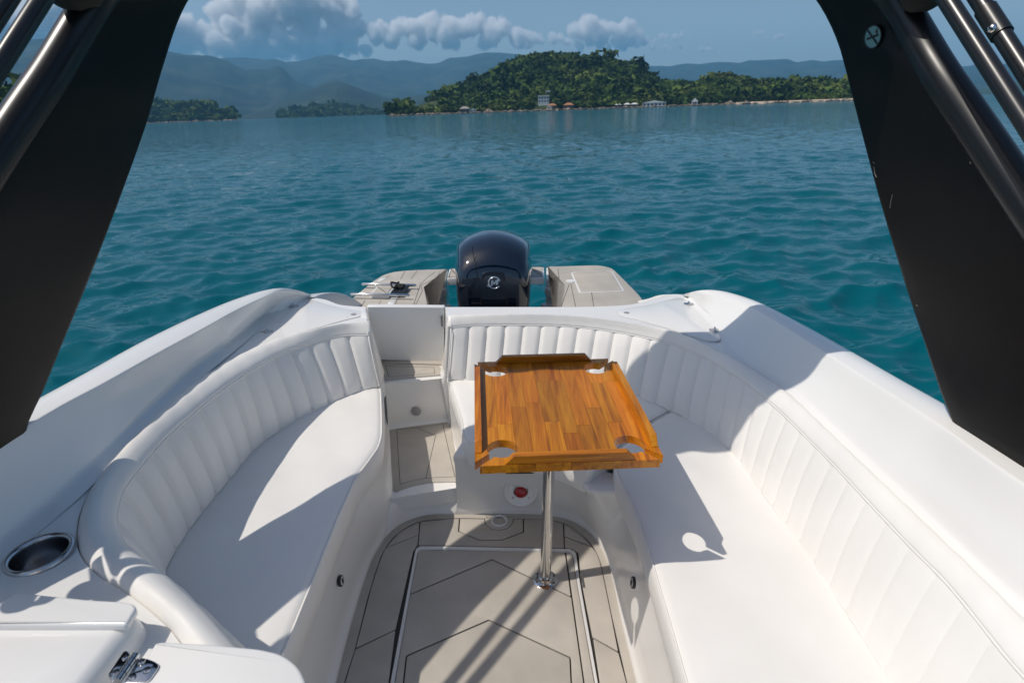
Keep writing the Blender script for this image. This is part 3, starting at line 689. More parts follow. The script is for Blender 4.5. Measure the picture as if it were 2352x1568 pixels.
# ================================================================== TABLE
ZT = .755
tc_ = (np.array(P(1092, 830, ZT)) + P(1405, 825, ZT) + P(1522, 1058, ZT) + P(1096, 1066, ZT)) / 4
TW, TL = .455, .575
ta = math.radians(2.6)
tE = np.array([[math.cos(ta), -math.sin(ta), 0], [math.sin(ta), math.cos(ta), 0], [0, 0, 1.]])   # rows: table axes in boat frame
tE = np.array([[math.cos(ta), -math.sin(ta) * 0 + 0, 0], [0, 1, 0], [0, 0, 1.]])
ex = np.array([math.cos(ta), math.sin(ta), 0]); ey = np.array([-math.sin(ta), math.cos(ta), 0])
def TB(x, y, z): return tc_[:2].tolist() and np.array([*(tc_[:2] + ex[:2] * x + ey[:2] * y), ZT + z])
def wood(name, seed, base):
    m = bpy.data.materials.new(name); m.use_nodes = True; n = m.node_tree.nodes; l = m.node_tree.links; b = n['Principled BSDF']
    oi = n.new('ShaderNodeObjectInfo'); tc = n.new('ShaderNodeTexCoord')
    off = n.new('ShaderNodeVectorMath'); off.operation = 'ADD'
    sc = n.new('ShaderNodeVectorMath'); sc.operation = 'SCALE'; sc.inputs[0].default_value = (37, 91, 13)
    l.new(oi.outputs['Random'], sc.inputs['Scale']); l.new(tc.outputs['Object'], off.inputs[0]); l.new(sc.outputs[0], off.inputs[1])
    mp = n.new('ShaderNodeMapping'); mp.inputs['Scale'].default_value = (24, 1.6, 24) if seed == 0 else ((1.6, 24, 24) if seed == 1 else (24, 1.6, 24))
    l.new(off.outputs[0], mp.inputs[0])
    t1 = n.new('ShaderNodeTexNoise'); t1.inputs['Scale'].default_value = 1.7; t1.inputs['Detail'].default_value = 7; t1.inputs['Distortion'].default_value = .9; l.new(mp.outputs[0], t1.inputs['Vector'])
    mp2 = n.new('ShaderNodeMapping'); mp2.inputs['Scale'].default_value = (190, 7, 190) if seed != 1 else (7, 190, 190); l.new(off.outputs[0], mp2.inputs[0])
    t2 = n.new('ShaderNodeTexNoise'); t2.inputs['Scale'].default_value = 2.0; t2.inputs['Detail'].default_value = 4; l.new(mp2.outputs[0], t2.inputs['Vector'])
    cr = n.new('ShaderNodeValToRGB'); e = cr.color_ramp.elements
    e[0].position = .28; e[0].color = (.27, .075, .004, 1); e[1].position = .74; e[1].color = (.68, .27, .012, 1)
    k = e.new(.48); k.color = (.53, .175, .005, 1)
    l.new(t1.outputs['Fac'], cr.inputs[0])
    hs = n.new('ShaderNodeHueSaturation'); l.new(cr.outputs[0], hs.inputs['Color'])
    mr = n.new('ShaderNodeMapRange'); mr.inputs[3].default_value = .74; mr.inputs[4].default_value = 1.18; l.new(oi.outputs['Random'], mr.inputs[0]); l.new(mr.outputs[0], hs.inputs['Value'])
    mh = n.new('ShaderNodeMapRange'); mh.inputs[3].default_value = .494; mh.inputs[4].default_value = .505
    wn = n.new('ShaderNodeTexWhiteNoise'); wn.noise_dimensions = '1D'; l.new(oi.outputs['Random'], wn.inputs['W']); l.new(wn.outputs['Value'], mh.inputs[0]); l.new(mh.outputs[0], hs.inputs['Hue'])
    mx = n.new('ShaderNodeMix'); mx.data_type = 'RGBA'; mx.blend_type = 'MULTIPLY'; mx.inputs[0].default_value = .38
    cr2 = n.new('ShaderNodeValToRGB'); cr2.color_ramp.elements[0].position = .35; cr2.color_ramp.elements[0].color = (.45, .38, .34, 1); cr2.color_ramp.elements[1].position = .58
    l.new(t2.outputs['Fac'], cr2.inputs[0]); l.new(hs.outputs[0], mx.inputs[6]); l.new(cr2.outputs[0], mx.inputs[7])
    l.new(mx.outputs[2], b.inputs['Base Color'])
    b.inputs['Roughness'].default_value = .34; b.inputs['Coat Weight'].default_value = .22; b.inputs['Coat Roughness'].default_value = .2; b.inputs['Specular IOR Level'].default_value = .35
    bp = n.new('ShaderNodeBump'); bp.inputs['Strength'].default_value = .12; bp.inputs['Distance'].default_value = .001; l.new(t2.outputs['Fac'], bp.inputs['Height']); l.new(bp.outputs[0], b.inputs['Normal'])
    MAT[name] = m
wood('teak', 0, None); wood('teak_cross', 1, None)

table = thing('wooden_table', (*P(1252.8, 1331, 0)[:2], 0), 'varnished wooden drinks table with corner cup holes on a steel pedestal', 'table')
# corner cutters: cup hole, slot to the corner and clipped corner
def cutter():
    m = M()
    for sx in (-1, 1):
        for sy in (-1, 1):
            h = np.array([sx * (TW / 2 - .068), sy * (TL / 2 - .070)])
            a = np.linspace(0, 2 * math.pi, 36, endpoint=False)
            m.prism(h + .0385 * np.c_[np.cos(a), np.sin(a)], -.06, .06)
    return m
def cutter2():
    m = M()
    for sx in (-1, 1):
        for sy in (-1, 1):
            h = np.array([sx * (TW / 2 - .068), sy * (TL / 2 - .070)]); dv = np.array([sx, sy]) / math.sqrt(2); nv = np.array([-dv[1], dv[0]]) * .0095
            m.prism(np.array([h + dv * .02 - nv, h + dv * .14 - nv, h + dv * .14 + nv, h + dv * .02 + nv]), -.07, .07)
    return m
def cutter3():
    m = M()
    for sx in (-1, 1):
        for sy in (-1, 1):
            c = np.array([sx * TW / 2, sy * TL / 2])
            m.prism(np.array([c - [sx * .034, 0] + [0, sy * .03], c + [sx * .03, sy * .03], c + [sx * .03, 0] - [0, sy * .034]]), -.08, .08)
    return m
cuts = []
for i, c in enumerate((cutter(), cutter2(), cutter3())):
    me = bpy.data.meshes.new('cut'); me.from_pydata(c.v, [], c.f)
    bm = bmesh.new(); bm.from_mesh(me); bmesh.ops.recalc_face_normals(bm, faces=bm.faces); bm.to_mesh(me); bm.free()
    o = bpy.data.objects.new('cut', me); COL.objects.link(o); cuts.append(o)
def cut_piece(m):
    """boolean a local piece against the corner cutters, return M"""
    me = bpy.data.meshes.new('tmp'); me.from_pydata(m.v, [], m.f)
    bm = bmesh.new(); bm.from_mesh(me); bmesh.ops.recalc_face_normals(bm, faces=bm.faces); bm.to_mesh(me); bm.free()
    o = bpy.data.objects.new('tmp', me); COL.objects.link(o)
    for c in cuts:
        md = o.modifiers.new('b', 'BOOLEAN'); md.operation = 'DIFFERENCE'; md.object = c; md.solver = 'EXACT'
    dg = bpy.context.evaluated_depsgraph_get(); ev = o.evaluated_get(dg).to_mesh()
    r = M(); r.v = [tuple(v.co) for v in ev.vertices]; r.f = [tuple(p.vertices) for p in ev.polygons]
    bpy.data.objects.remove(o); bpy.data.meshes.remove(me)
    return r
def put(m): m.v = [tuple(TB(*v)) for v in m.v]; return m
ncol = 10; cw = (TW - .036) / ncol
edges_y = [-TL / 2 + .016, TL / 2 - .016]
RP = random.Random(21)
for i in range(ncol):
    x0 = -TW / 2 + .018 + i * cw; x1 = x0 + cw
    ys = [-TL / 2]
    y = -TL / 2 + RP.uniform(.12, .42)
    while y < TL / 2 - .08:
        ys.append(y); y += RP.uniform(.22, .46)
    ys.append(TL / 2)
    for a_, b_ in zip(ys[:-1], ys[1:]):
        g_ = .00025; h_ = RP.uniform(-.00015, .00015)
        m_ = M().prism(np.array([[x0 + g_, a_ + g_], [x1 - g_, a_ + g_], [x1 - g_, b_ - g_], [x0 + g_, b_ - g_]]), -.022, h_)
        near = any(abs(abs(xx) - (TW / 2 - .068)) < .09 for xx in (x0, x1)) and any(abs(abs(yy) - (TL / 2 - .07)) < .2 or yy * 0 == 0 for yy in (a_, b_))
        o_ = obj('plank', put(cut_piece(m_)), 'teak', table, smooth=True, angle=30)
# edge strips along the long sides, cut at the corners too
for sx in (-1, 1):
    m_ = M().prism(np.array([[sx * TW / 2, -TL / 2], [sx * TW / 2, TL / 2], [sx * (TW / 2 - .0178), TL / 2], [sx * (TW / 2 - .0178), -TL / 2]]), -.022, .0003)
    obj('edge_strip', put(cut_piece(m_)), 'teak', table, angle=30)
def rail(ax, s):
    hl = (TL / 2 - .052) if ax == 'y' else (TW / 2 - .070)
    wd, ht, ch = .0185, .024, .022
    pos = (TW / 2 if ax == 'y' else TL / 2)
    prof = []
    a_ = [(-hl, .0006), (hl, .0006), (hl - ch, ht), (-hl + ch, ht)]
    v = []
    for o_ in (pos - .0006, pos - wd):
        for t, z in a_:
            v.append((s * o_, t, z) if ax == 'y' else (t, s * o_, z))
    m = M(); m.v = v; m.f = [(0, 1, 2, 3), (7, 6, 5, 4), (0, 4, 5, 1), (1, 5, 6, 2), (2, 6, 7, 3), (3, 7, 4, 0)]
    return m
for ax_, s_ in (('y', -1), ('y', 1), ('x', -1), ('x', 1)):
    obj('table_rail', put(rail(ax_, s_)), 'teak' if ax_ == 'y' else 'teak_cross', table, bevel=.0016, angle=30)
for c in cuts: bpy.data.objects.remove(c)
pb = P(1252.8, 1331, 0)
obj('pedestal', M().tube([pb + [0, 0, .004], pb + [0, 0, .2], pb + [0.0, 0, .45], pb + [0, 0, ZT - .024]], [.0185, .0185, .0190, .0195], 28), 'steel', table, angle=60)
fl = obj('flange', M().lathe([(.044, 0), (.0438, .003), (.040, .0055), (.026, .007), (.0235, .016), (.0188, .018)], pb, seg=40), 'steel', table, angle=40)
for k in range(6):
    a = k * math.pi / 3 + .4
    obj('screw', M().lathe([(.0035, 0), (.003, .002), (.0005, .0022)], pb + [.034 * math.cos(a), .034 * math.sin(a), .0062], seg=10), 'dark_metal', fl)
obj('table_mount', M().lathe([(.07, ZT - .023), (.07, ZT - .027), (.03, ZT - .031), (.021, ZT - .06), (.019, ZT - .06)], [pb[0], pb[1], 0], seg=32), 'steel_brushed', table, angle=40)

# ================================================================== OUTBOARD
mc = np.array([PY(1134, 640, 3.55)[0], 3.55, .45])
motor = thing('outboard_motor', mc - [0, 0, .6], 'glossy black outboard motor behind the transom with a silver round emblem', 'outboard motor')
def sect(z, yf, yb, wf, wm, wb):
    """plan section of the cowling: flat front, bulging sides, narrower back"""
    pts = []
    half = [(0, yf - .006), (wf * .55, yf - .004), (wf * .88, yf), (wf * .985, yf + .014), (wf + (wm - wf) * .35, yf + .06), (wm * .985, yf + (yb - yf) * .35), (wm, yf + (yb - yf) * .5), (wm * .96, yf + (yb - yf) * .68), (wb, yb - .05), (wb * .7, yb - .012), (0, yb)]
    right = half; left = [(-x, y) for x, y in half[1:-1]][::-1]
    return np.array([[mc[0] + x, y, z] for x, y in right + left])
f0 = 3.28
secs = [(-.30, f0 + .16, 3.82, .10, .14, .09), (-.12, f0 + .12, 3.84, .150, .185, .11), (.08, f0 + .075, 3.86, .176, .206, .13), (.20, f0 + .045, 3.90, .198, .234, .145), (.36, f0 + .015, 3.93, .204, .246, .15), (.50, f0 + .006, 3.95, .206, .250, .150), (.59, f0 + .016, 3.95, .206, .249, .148), (.645, f0 + .04, 3.93, .208, .246, .142),
        (.68, f0 + .078, 3.90, .207, .238, .135)]
rings = [spl(sect(*s_), 72, closed=True) for s_ in secs]
cx_, cy_ = mc[0], f0 + .34
def crown(q, k):
    q = q.copy(); q[:, 2] -= k * ((q[:, 0] - cx_) / .2) ** 2; return q
rings = [crown(q, .050 * max(0, (s_[0] - .40) / .28) ** 1.5) for q, s_ in zip(rings, secs)]
last = spl(sect(*secs[-1]), 72, closed=True)
for k_ in range(1, 13):
    s_ = k_ / 12; t_s = max(.03, 1 - s_ ** 1.12)
    q = last.copy(); q[:, :2] = np.array([cx_, cy_]) + (q[:, :2] - [cx_, cy_]) * [1 - (1 - t_s) ** 5, t_s]
    q[:, 2] = .68 + .082 * (1 - (1 - s_) ** 2.3); rings.append(crown(q, .050))
mm = M().grid(np.stack(rings), closed_v=True); o = len(mm.v); mm.f.append(tuple(range(o - 72, o)))
obj('cowl', mm, 'cowl', motor, angle=55)
# raised front spine, badge field, seams
def front(x, z):
    zs = [s_[0] for s_ in secs]; yf = np.interp(z, zs, [s_[1] for s_ in secs]); wf = np.interp(z, zs, [s_[3] for s_ in secs])
    return yf - .006 * (1 - (x / wf) ** 2)
def fpt(px_, py_, off=0.004):
    """surveyed mark on the cowl front"""
    q = PY(px_, py_, f0)
    for _ in range(6): q = PY(px_, py_, front(q[0] - mc[0], q[2]) - off)
    return q
zz = lambda a, b: (1010.6 + .14646 * a, 505.3 + .14646 * b)
for line in ([(505, 420), (530, 580), (560, 720), (590, 900), (615, 1080), (640, 1330)], [(1075, 1130), (1055, 1230), (1040, 1340)]):
    obj('cowl_seam', M().tube(spl([fpt(*zz(*q), .001) for q in line], 20), .0022, 6), 'cowl_dark', motor, angle=80)
bad = [(650, 900), (665, 840), (720, 812), (850, 800), (980, 815), (1020, 850), (1035, 920), (1040, 1250), (645, 1250)]
bp_ = np.array([fpt(*zz(*q), .003) for q in bad]); cb = bp_.mean(axis=0)
mm = M(); mm.v = [tuple(q) for q in bp_] + [tuple(q + [0, .01, 0]) for q in bp_]; n_ = len(bp_)
mm.f = [tuple(range(n_))] + [(i, (i + 1) % n_, n_ + (i + 1) % n_, n_ + i) for i in range(n_)]
obj('badge_panel', mm, 'cowl', motor, bevel=.003, angle=30)
ec = fpt(*zz(852, 985), .006)
eu, ev_, en = np.array([1., 0, 0]), _n(np.array([0, .06, 1.])), np.array([0, -1., .06])
ring_a = np.linspace(math.radians(20), math.radians(325), 40)
er = .0345
emb = obj('emblem_ring', M().tube([ec + er * (math.cos(a) * eu + math.sin(a) * ev_) for a in ring_a], .0042, 8), 'emblem', motor, angle=80)
def flat(poly, th=.003):
    m = M(); a_ = [ec + x * er * eu + y * er * ev_ + en * .002 for x, y in poly]; n = len(poly)
    m.v = [tuple(q + en * th) for q in a_] + [tuple(q) for q in a_]; m.f = [tuple(range(n)), tuple(range(2 * n - 1, n - 1, -1))] + [(i, n + i, n + (i + 1) % n, (i + 1) % n) for i in range(n)]
    return m
obj('emblem_letter', flat([(-.62, -.45), (-.52, .38), (-.22, .52), (0, .1), (.22, .5), (.62, .62), (.95, .62), (.75, .30), (.60, -.30), (.30, -.42), (.26, .06), (.05, -.28), (-.12, -.26), (-.26, .08), (-.30, -.45)]), 'emblem', motor, smooth=False)
obj('emblem_wing', flat([(-.75, -.35), (-1.35, -.42), (-1.22, -.55), (-.98, -.58), (-1.02, -.72), (-.72, -.70), (-.45, -.58)]), 'emblem', motor, smooth=False)
rs = np.array([PY(1053, 658, 3.47), PY(1056, 669, 3.47)])
obj('side_stripe', M().box(rs.mean(axis=0) - [.006, 0, 0], (.006, .05, .022)), 'red', motor, bevel=.003)
obj('lower_casing', M().grid(np.stack([spl(sect(*s_), 48, closed=True) for s_ in ((-.9, 3.5, 3.72, .05, .06, .04), (-.5, 3.46, 3.76, .08, .09, .06), (-.29, 3.45, 3.8, .10, .13, .085))]), closed_v=True), 'cowl_dark', motor, angle=60)
obj('clamp_bracket', M().box((mc[0], 3.2, .0), (.13, .28, .10)).box((mc[0], 2.98, .05), (.17, .08, .22)), 'cowl_dark', motor, bevel=.015)

# ================================================================== ARCH
zx = [(.60, 1.125), (.80, 1.10), (.95, 1.075), (1.08, 1.05), (1.25, 1.025), (1.50, .965), (1.75, .872), (1.87, .775)]
def arch_x(z): return np.interp(z, [a for a, _ in zx], [b for _, b in zx])
def on_arch(px_, py_, sg, dx=0.0):
    r = ray(px_, py_); best = None
    for t in np.linspace(.5, 3.5, 3000):
        x, y, z = r[0] * t, r[1] * t, EYE + r[2] * t
        e_ = abs(sg * x - arch_x(z) - dx)
        if best is None or e_ < best[0]: best = (e_, np.array([x, y, z]))
    return best[1]
AL = [on_arch(*q, -1) for q in ((52, 1000), (95, 895), (140, 785), (200, 640), (265, 470), (330, 290), (352, 215), (372, 150))]
aftc = [A(AL[0][0] - .01, AL[0][1] - .03, .68)] + AL + [A(-.845, 1.795, 1.80), A(-.75, 1.88, 1.90), A(-.60, 1.945, 1.965), A(-.35, 1.985, 2.0), A(0, 2.0, 2.01)]
ldl = [A(-1.14, .36, .70), A(-1.13, .56, .88), A(-1.115, .75, 1.05), A(-1.10, .895, 1.188), A(-1.082, 1.02, 1.29), A(-1.045, 1.225, 1.472), A(-1.018, 1.33, 1.574), A(-.985, 1.44, 1.686), A(-.92, 1.52, 1.80), A(-.80, 1.565, 1.895), A(-.62, 1.585, 1.955), A(-.40, 1.59, 1.985), A(0, 1.60, 2.0)]
mir = lambda L_, k: [np.array([-q[0] + k, q[1], q[2]]) for q in L_[::-1]]
AR = [on_arch(*q, 1, .0) for q in ((2206, 1010), (2168, 905), (2125, 775), (2080, 640), (2020, 440), (1962, 225), (1944, 155), (1925, 95))]
aft_r = [A(0, 2.0, 2.01), A(.35, 1.985, 2.0), A(.60, 1.945, 1.965), A(.75, 1.88, 1.905), A(.835, 1.77, 1.815)] + AR[::-1] + [A(AR[0][0] + .01, AR[0][1] - .03, .68)]
NA = 140
aft_rail = spl(aftc + aft_r[1:], NA); led_rail = spl(ldl + mir(ldl, 0.0)[1:], NA)
# match the two rails by height fraction: resample halves
def halves(a): return a
tube_r, tip_r = .027, .015
secs_ = []; LCS = []
tang = np.gradient((aft_rail + led_rail) / 2, axis=0); tang /= np.linalg.norm(tang, axis=1)[:, None]
for i in range(NA):
    a_, l_ = aft_rail[i], led_rail[i]
    u0 = _n(l_ - a_); tl = _n(led_rail[min(i + 1, NA - 1)] - led_rail[max(i - 1, 0)]); u = _n(u0 - tl * (u0 @ tl))
    n = _n(np.cross(u, tl))
    lc = l_ - u * .036; ac = a_ + u * tip_r; LCS.append(lc)
    ring = []
    for k in range(13):
        th = -math.pi / 2 + math.pi * k / 12; ring.append(lc + tube_r * (math.cos(th) * u + math.sin(th) * n))
    for s2 in (.25, .5, .75, .9): ring.append(lc + (ac - lc) * s2 + n * (tube_r * (1 - s2) + tip_r * s2))
    for k in range(7):
        th = math.pi / 2 + math.pi * k / 6; ring.append(ac + tip_r * (math.cos(th) * u + math.sin(th) * n))
    for s2 in (.9, .75, .5, .25): ring.append(lc + (ac - lc) * s2 - n * (tube_r * (1 - s2) + tip_r * s2))
    secs_.append(ring)
secs_ = np.array(secs_)
arch = thing('roll_arch', (0, 1.0, .8), 'matte black arch with two wide legs rising from both gunwales', 'arch')
mm = M().grid(secs_, closed_v=True); nr = secs_.shape[1]
mm.f.append(tuple(range(nr))); mm.f.append(tuple(range((NA - 1) * nr, NA * nr)))
obj('arch_body', mm, 'black_arch', arch, angle=50)
lc_ = np.array(LCS)
obj('leading_tube', M().tube(lc_[3:-3], .0372, 28), 'black_satin', arch, angle=80)
# sticker: no-smoking sign on the inner face of the right leg
i0 = int(np.argmin([np.linalg.norm(((aft_rail[i] + led_rail[i]) / 2 - on_arch(2007, 85, 1))) + (10 if aft_rail[i][0] < 0 else 0) for i in range(NA)]))
ri = secs_[i0]
nin = _n(np.cross(led_rail[i0] - aft_rail[i0], tang[i0])); nin = nin if nin[0] < 0 else -nin
uu = _n(led_rail[i0] - aft_rail[i0]); vv = _n(np.cross(nin, uu)); vv = vv if vv[2] > 0 else -vv
bvh = BVHTree.FromPolygons([Vector(v) for v in mm.v], mm.f)
hit = bvh.ray_cast(Vector((0, 0, EYE)), Vector(ray(2007, 85)))
nin = np.array(hit[1]); nin = -nin if nin @ ray(2007, 85) > 0 else nin
sc0 = np.array(hit[0]) + nin * .0032
zu = _n(np.array([0, 0, 1.]) - nin * nin[2]); xu = np.cross(zu, nin); xu = xu if xu[1] < 0 else -xu
def disc(r, off, segs=32, hole=0):
    a = np.linspace(0, 2 * math.pi, segs, endpoint=False); m = M()
    ring = lambda q, h: [sc0 + q * (math.cos(t) * xu + math.sin(t) * zu) + nin * h for t in a]
    if hole: m.grid(np.stack([ring(hole, off - .0012), ring(hole, off), ring(r, off), ring(r, off - .0012)]), closed_v=True)
    else: m.grid(np.stack([ring(r, off - .0012), ring(r, off), ring(.0002, off)]), closed_v=True)
    return m
st_ = obj('warning_sticker', disc(.0245, .0), 'sticker', arch, angle=40)
obj('sticker_ring', disc(.0272, .0012, hole=.0242), 'black_plastic', st_, angle=40)
def bar(p, q, w, off):
    p, q = np.array(p, float), np.array(q, float); t = _n(q - p); n = np.array([-t[1], t[0]]) * w
    pts = [p - n, q - n, q + n, p + n]; m = M()
    m.v = [tuple(sc0 + a * xu + b * zu + nin * off) for a, b in pts]; m.f = [(0, 1, 2, 3)]
    return m
obj('sticker_bar', bar((-.017, .017), (.017, -.017), .0024, .0009), 'black_plastic', st_, smooth=False)
obj('sticker_cigarette', bar((-.0175, -.0036), (.0175, .0036), .0026, .0006), 'black_plastic', st_, smooth=False)
obj('sticker_smoke', M().tube(spl([sc0 + a * xu + b * zu + nin * .0006 for a, b in ((.0145, .0065), (.0095, .009), (.015, .011), (.0095, .0135), (.008, .0095), (.012, .016), (.0105, .019))], 30), .0009, 5), 'black_plastic', st_, angle=80)
mat('bare_metal', (.30, .28, .26), .5)
for pts_, w_ in (([(2007, 383), (2009, 398), (2013, 407)], .0016), ([(2004, 372), (2010, 376)], .0012), ([(2050, 447), (2046, 462), (2044, 478)], .0010), ([(2142, 131), (2146, 136)], .0012), ([(2228, 372), (2229, 376)], .0014), ([(2105, 700), (2107, 703)], .0012), ([(2160, 1010), (2163, 1013)], .0014), ([(2240, 1085), (2243, 1087)], .0012)):
    pp_ = []
    for q in pts_:
        r_ = Vector(ray(*q)); hh = bvh.ray_cast(Vector((0, 0, EYE)), r_)
        if hh[0] is not None: pp_.append(np.array(hh[0]) - np.array(r_.normalized()) * .0006)
    if len(pp_) > 1: obj('scuff_mark', M().tube(pp_, w_ * .5, 5), 'bare_metal', arch)
# folded canopy: fabric bundle lying along the front of the arch top
fr = spl([led_rail[i] + [0, -.045, .015] for i in range(NA) if led_rail[i][2] > 1.725], 120)
# sleeve swells where it grips the legs and is wrinkled
t_ = np.linspace(0, 1, 120)
rad = .062 + .010 * np.sin(t_ * 40) * np.sin(t_ * 17) + .006 * np.sin(t_ * 90); rad[:3] = [.030, .050, .058]; rad[-3:] = [.058, .050, .030]
obj('folded_canopy', M().tube(fr, rad, 20), 'black_fabric', arch, angle=80)

# canopy frame tubes beside the legs
for sg in (-1, 1):
    for nm, a_, b_, lab in (('inner', A(.976, .961, 1.384), A(.88, 1.427, 1.842), 'inner'), ('outer', A(1.037, .971, 1.388), A(.96, 1.466, 1.864), 'outer')):
        a_, b_ = a_.copy(), b_.copy(); a_[0] *= sg; b_[0] *= sg
        d_ = (b_ - a_) / (b_[2] - a_[2])
        lo_ = a_ + d_ * ((1.18 if nm == 'outer' else 1.12) - a_[2]); hi2 = a_ + d_ * (2.02 - a_[2])
        side = 'left' if sg < 0 else 'right'
        T = thing('canopy_strut', lo_, f'{lab} slanting black tube of the canopy frame in front of the {side} arch leg', 'tube')
        obj('tube', M().tube([lo_ + np.array([.05 * sg, .13, .02]), lo_ + d_ * .03, lo_ + d_ * .3, lo_ + d_ * .6, hi2], .0165, 20), 'black_tube', T, angle=80)
        obj('base_fitting', M().lathe([(.028, -.03), (.028, -.022), (.02, -.018), (.0185, .03), (.017, .032)], lo_, seg=20), 'steel_brushed', T, angle=50)
        if nm == 'outer' and sg > 0:
            kq = PY(2345, 60, 1.30); s_ = lo_ + d_ * ((kq[2]) - lo_[2])
            obj('tube_cuff', M().tube([s_ - d_ * .02, s_ + d_ * .03], .0195, 20), 'black_plastic', T, angle=60)
            obj('cuff_bolt', M().lathe([(.009, 0), (.009, .006), (.006, .010), (.0005, .011)], s_ + [-.012, -.012, -.008], ((0, 0, 1), (.7, -.7, 0), (-.7, -.7, 0)), 16), 'steel', T, angle=50)

# ================================================================== CABINET at the left front
zc = .765
cab = thing('side_cabinet', (-.85, .5, .0), 'glossy white moulded cabinet with a hinged lid at the lower left', 'cabinet')
lid = np.array([P(*q, zc) for q in ((-82, 1431), (0, 1382.5), (38, 1359), (48, 1357.5), (100, 1364), (209, 1375), (278, 1378.5), (306, 1384), (314, 1393), (292, 1430), (284, 1433), (0, 1433), (-78, 1433))])[:, :2]
# body below, with rounded shoulders
bt = .752
bo = np.array([P(*q, bt) for q in ((-160, 1480), (30, 1372), (100, 1376), (274, 1388), (297, 1408), (283, 1440), (184, 1568), (60, 1740), (-200, 1740))])[:, :2]
b2 = round_poly(bo, .02, 6); b2 = b2 if area2(b2) > 0 else b2[::-1]
rings = []
for d_, z_ in ((-.03, -.02), (-.028, .45), (-.020, .68), (-.012, .72), (-.005, .738), (.004, .748), (.014, .752)):
    rings.append(np.c_[inset(b2, d_), np.full(len(b2), z_)])
mm = M().grid(np.stack(rings), closed_v=True); n_ = len(b2); o = len(mm.v); mm.f.append(tuple(range(o - n_, o)))
obj('cabinet_body', mm, 'gelcoat', cab, angle=60)
l2 = round_poly(lid, .012, 5)
obj('cabinet_lid', M().prism(l2, .7526, zc, .0055, 4), 'gelcoat', cab, angle=50)
# hinged flap to the right of the cabinet
zf = .745
fp = np.array([P(*q, zf) for q in ((356, 1474), (372, 1470.5), (480, 1476), (600, 1487), (650, 1500), (685, 1526), (704, 1566), (712, 1620), (690, 1760), (200, 1760), (300, 1570))])[:, :2]
fl_ = obj('cabinet_flap', M().prism(round_poly(fp, .02, 6), zf - .018, zf, .006, 3), 'gelcoat', cab, angle=50)
hs = lambda q: P(.20919 * q[0], 1240.3 + .20919 * q[1], zf + .0035)
def plate(name, pts, th, m, par):
    p = np.array([hs(q) for q in pts])[:, :2]
    return obj(name, M().prism(round_poly(p, .003, 3), zf + .0005, zf + th, .0012), m, par, angle=40)
hg = plate('hinge_leaf', [(1520, 1285), (1620, 1295), (1700, 1325), (1745, 1360), (1735, 1400), (1640, 1530), (1580, 1560), (1360, 1566)], .0035, 'steel', cab)
plate('hinge_leaf', [(1360, 1215), (1400, 1212), (1455, 1285), (1270, 1530), (1240, 1548), (1190, 1490), (1192, 1465)], .0045, 'steel', cab)
a_, b_ = hs((1500, 1275)), hs((1300, 1565))
obj('hinge_knuckle', M().tube([a_ + (b_ - a_) * t + [0, 0, .004] for t in np.linspace(0, 1, 8)], .0062, 14), 'steel', cab, angle=60)
for t0_, t1_ in ((.20, .22), (.45, .47), (.72, .74)):
    obj('knuckle_gap', M().tube([a_ + (b_ - a_) * t0_ + [0, 0, .004], a_ + (b_ - a_) * t1_ + [0, 0, .004]], .0064, 14), 'dark_metal', cab, angle=60)
for q in ((1612, 1425), (1555, 1335), (1450, 1500), (1383, 1285), (1273, 1452)):
    s_ = obj('screw', M().lathe([(.0058, .0005), (.0052, .0022), (.0005, .003)], hs(q) + [0, 0, .0], seg=16), 'steel', cab, angle=60)
    for an in (.3, .3 + math.pi / 2):
        obj('screw_slot', M().box(hs(q) + [0, 0, .003], (.0035, .0006, .0006), [[math.cos(an), math.sin(an), 0], [-math.sin(an), math.cos(an), 0], [0, 0, 1]]), 'dark_metal', s_, smooth=False)
# ================================================================== THE SEA
from mathutils import noise as mnoise
def link(o): COL.objects.link(o); return o
def raw(name, V, Fq, material, smooth=True, attr=None):
    me = bpy.data.meshes.new(name)
    V = np.asarray(V, np.float32); Fq = np.asarray(Fq, np.int32); k = Fq.shape[1]
    me.vertices.add(len(V)); me.vertices.foreach_set('co', V.ravel())
    me.loops.add(Fq.size); me.loops.foreach_set('vertex_index', Fq.ravel())
    me.polygons.add(len(Fq)); me.polygons.foreach_set('loop_start', np.arange(0, Fq.size, k)); me.polygons.foreach_set('loop_total', np.full(len(Fq), k))
    me.polygons.foreach_set('use_smooth', np.full(len(Fq), smooth))
    if attr is not None:
        a = me.attributes.new('tint', 'FLOAT', 'POINT'); a.data.foreach_set('value', np.asarray(attr, np.float32))
    me.update(); me.validate()
    me.materials.append(MAT[material] if isinstance(material, str) else material)
    return link(bpy.data.objects.new(name, me))

def node_mat(name):
    m = bpy.data.materials.new(name); m.use_nodes = True; MAT[name] = m
    return m, m.node_tree.nodes, m.node_tree.links, m.node_tree.nodes['Principled BSDF']

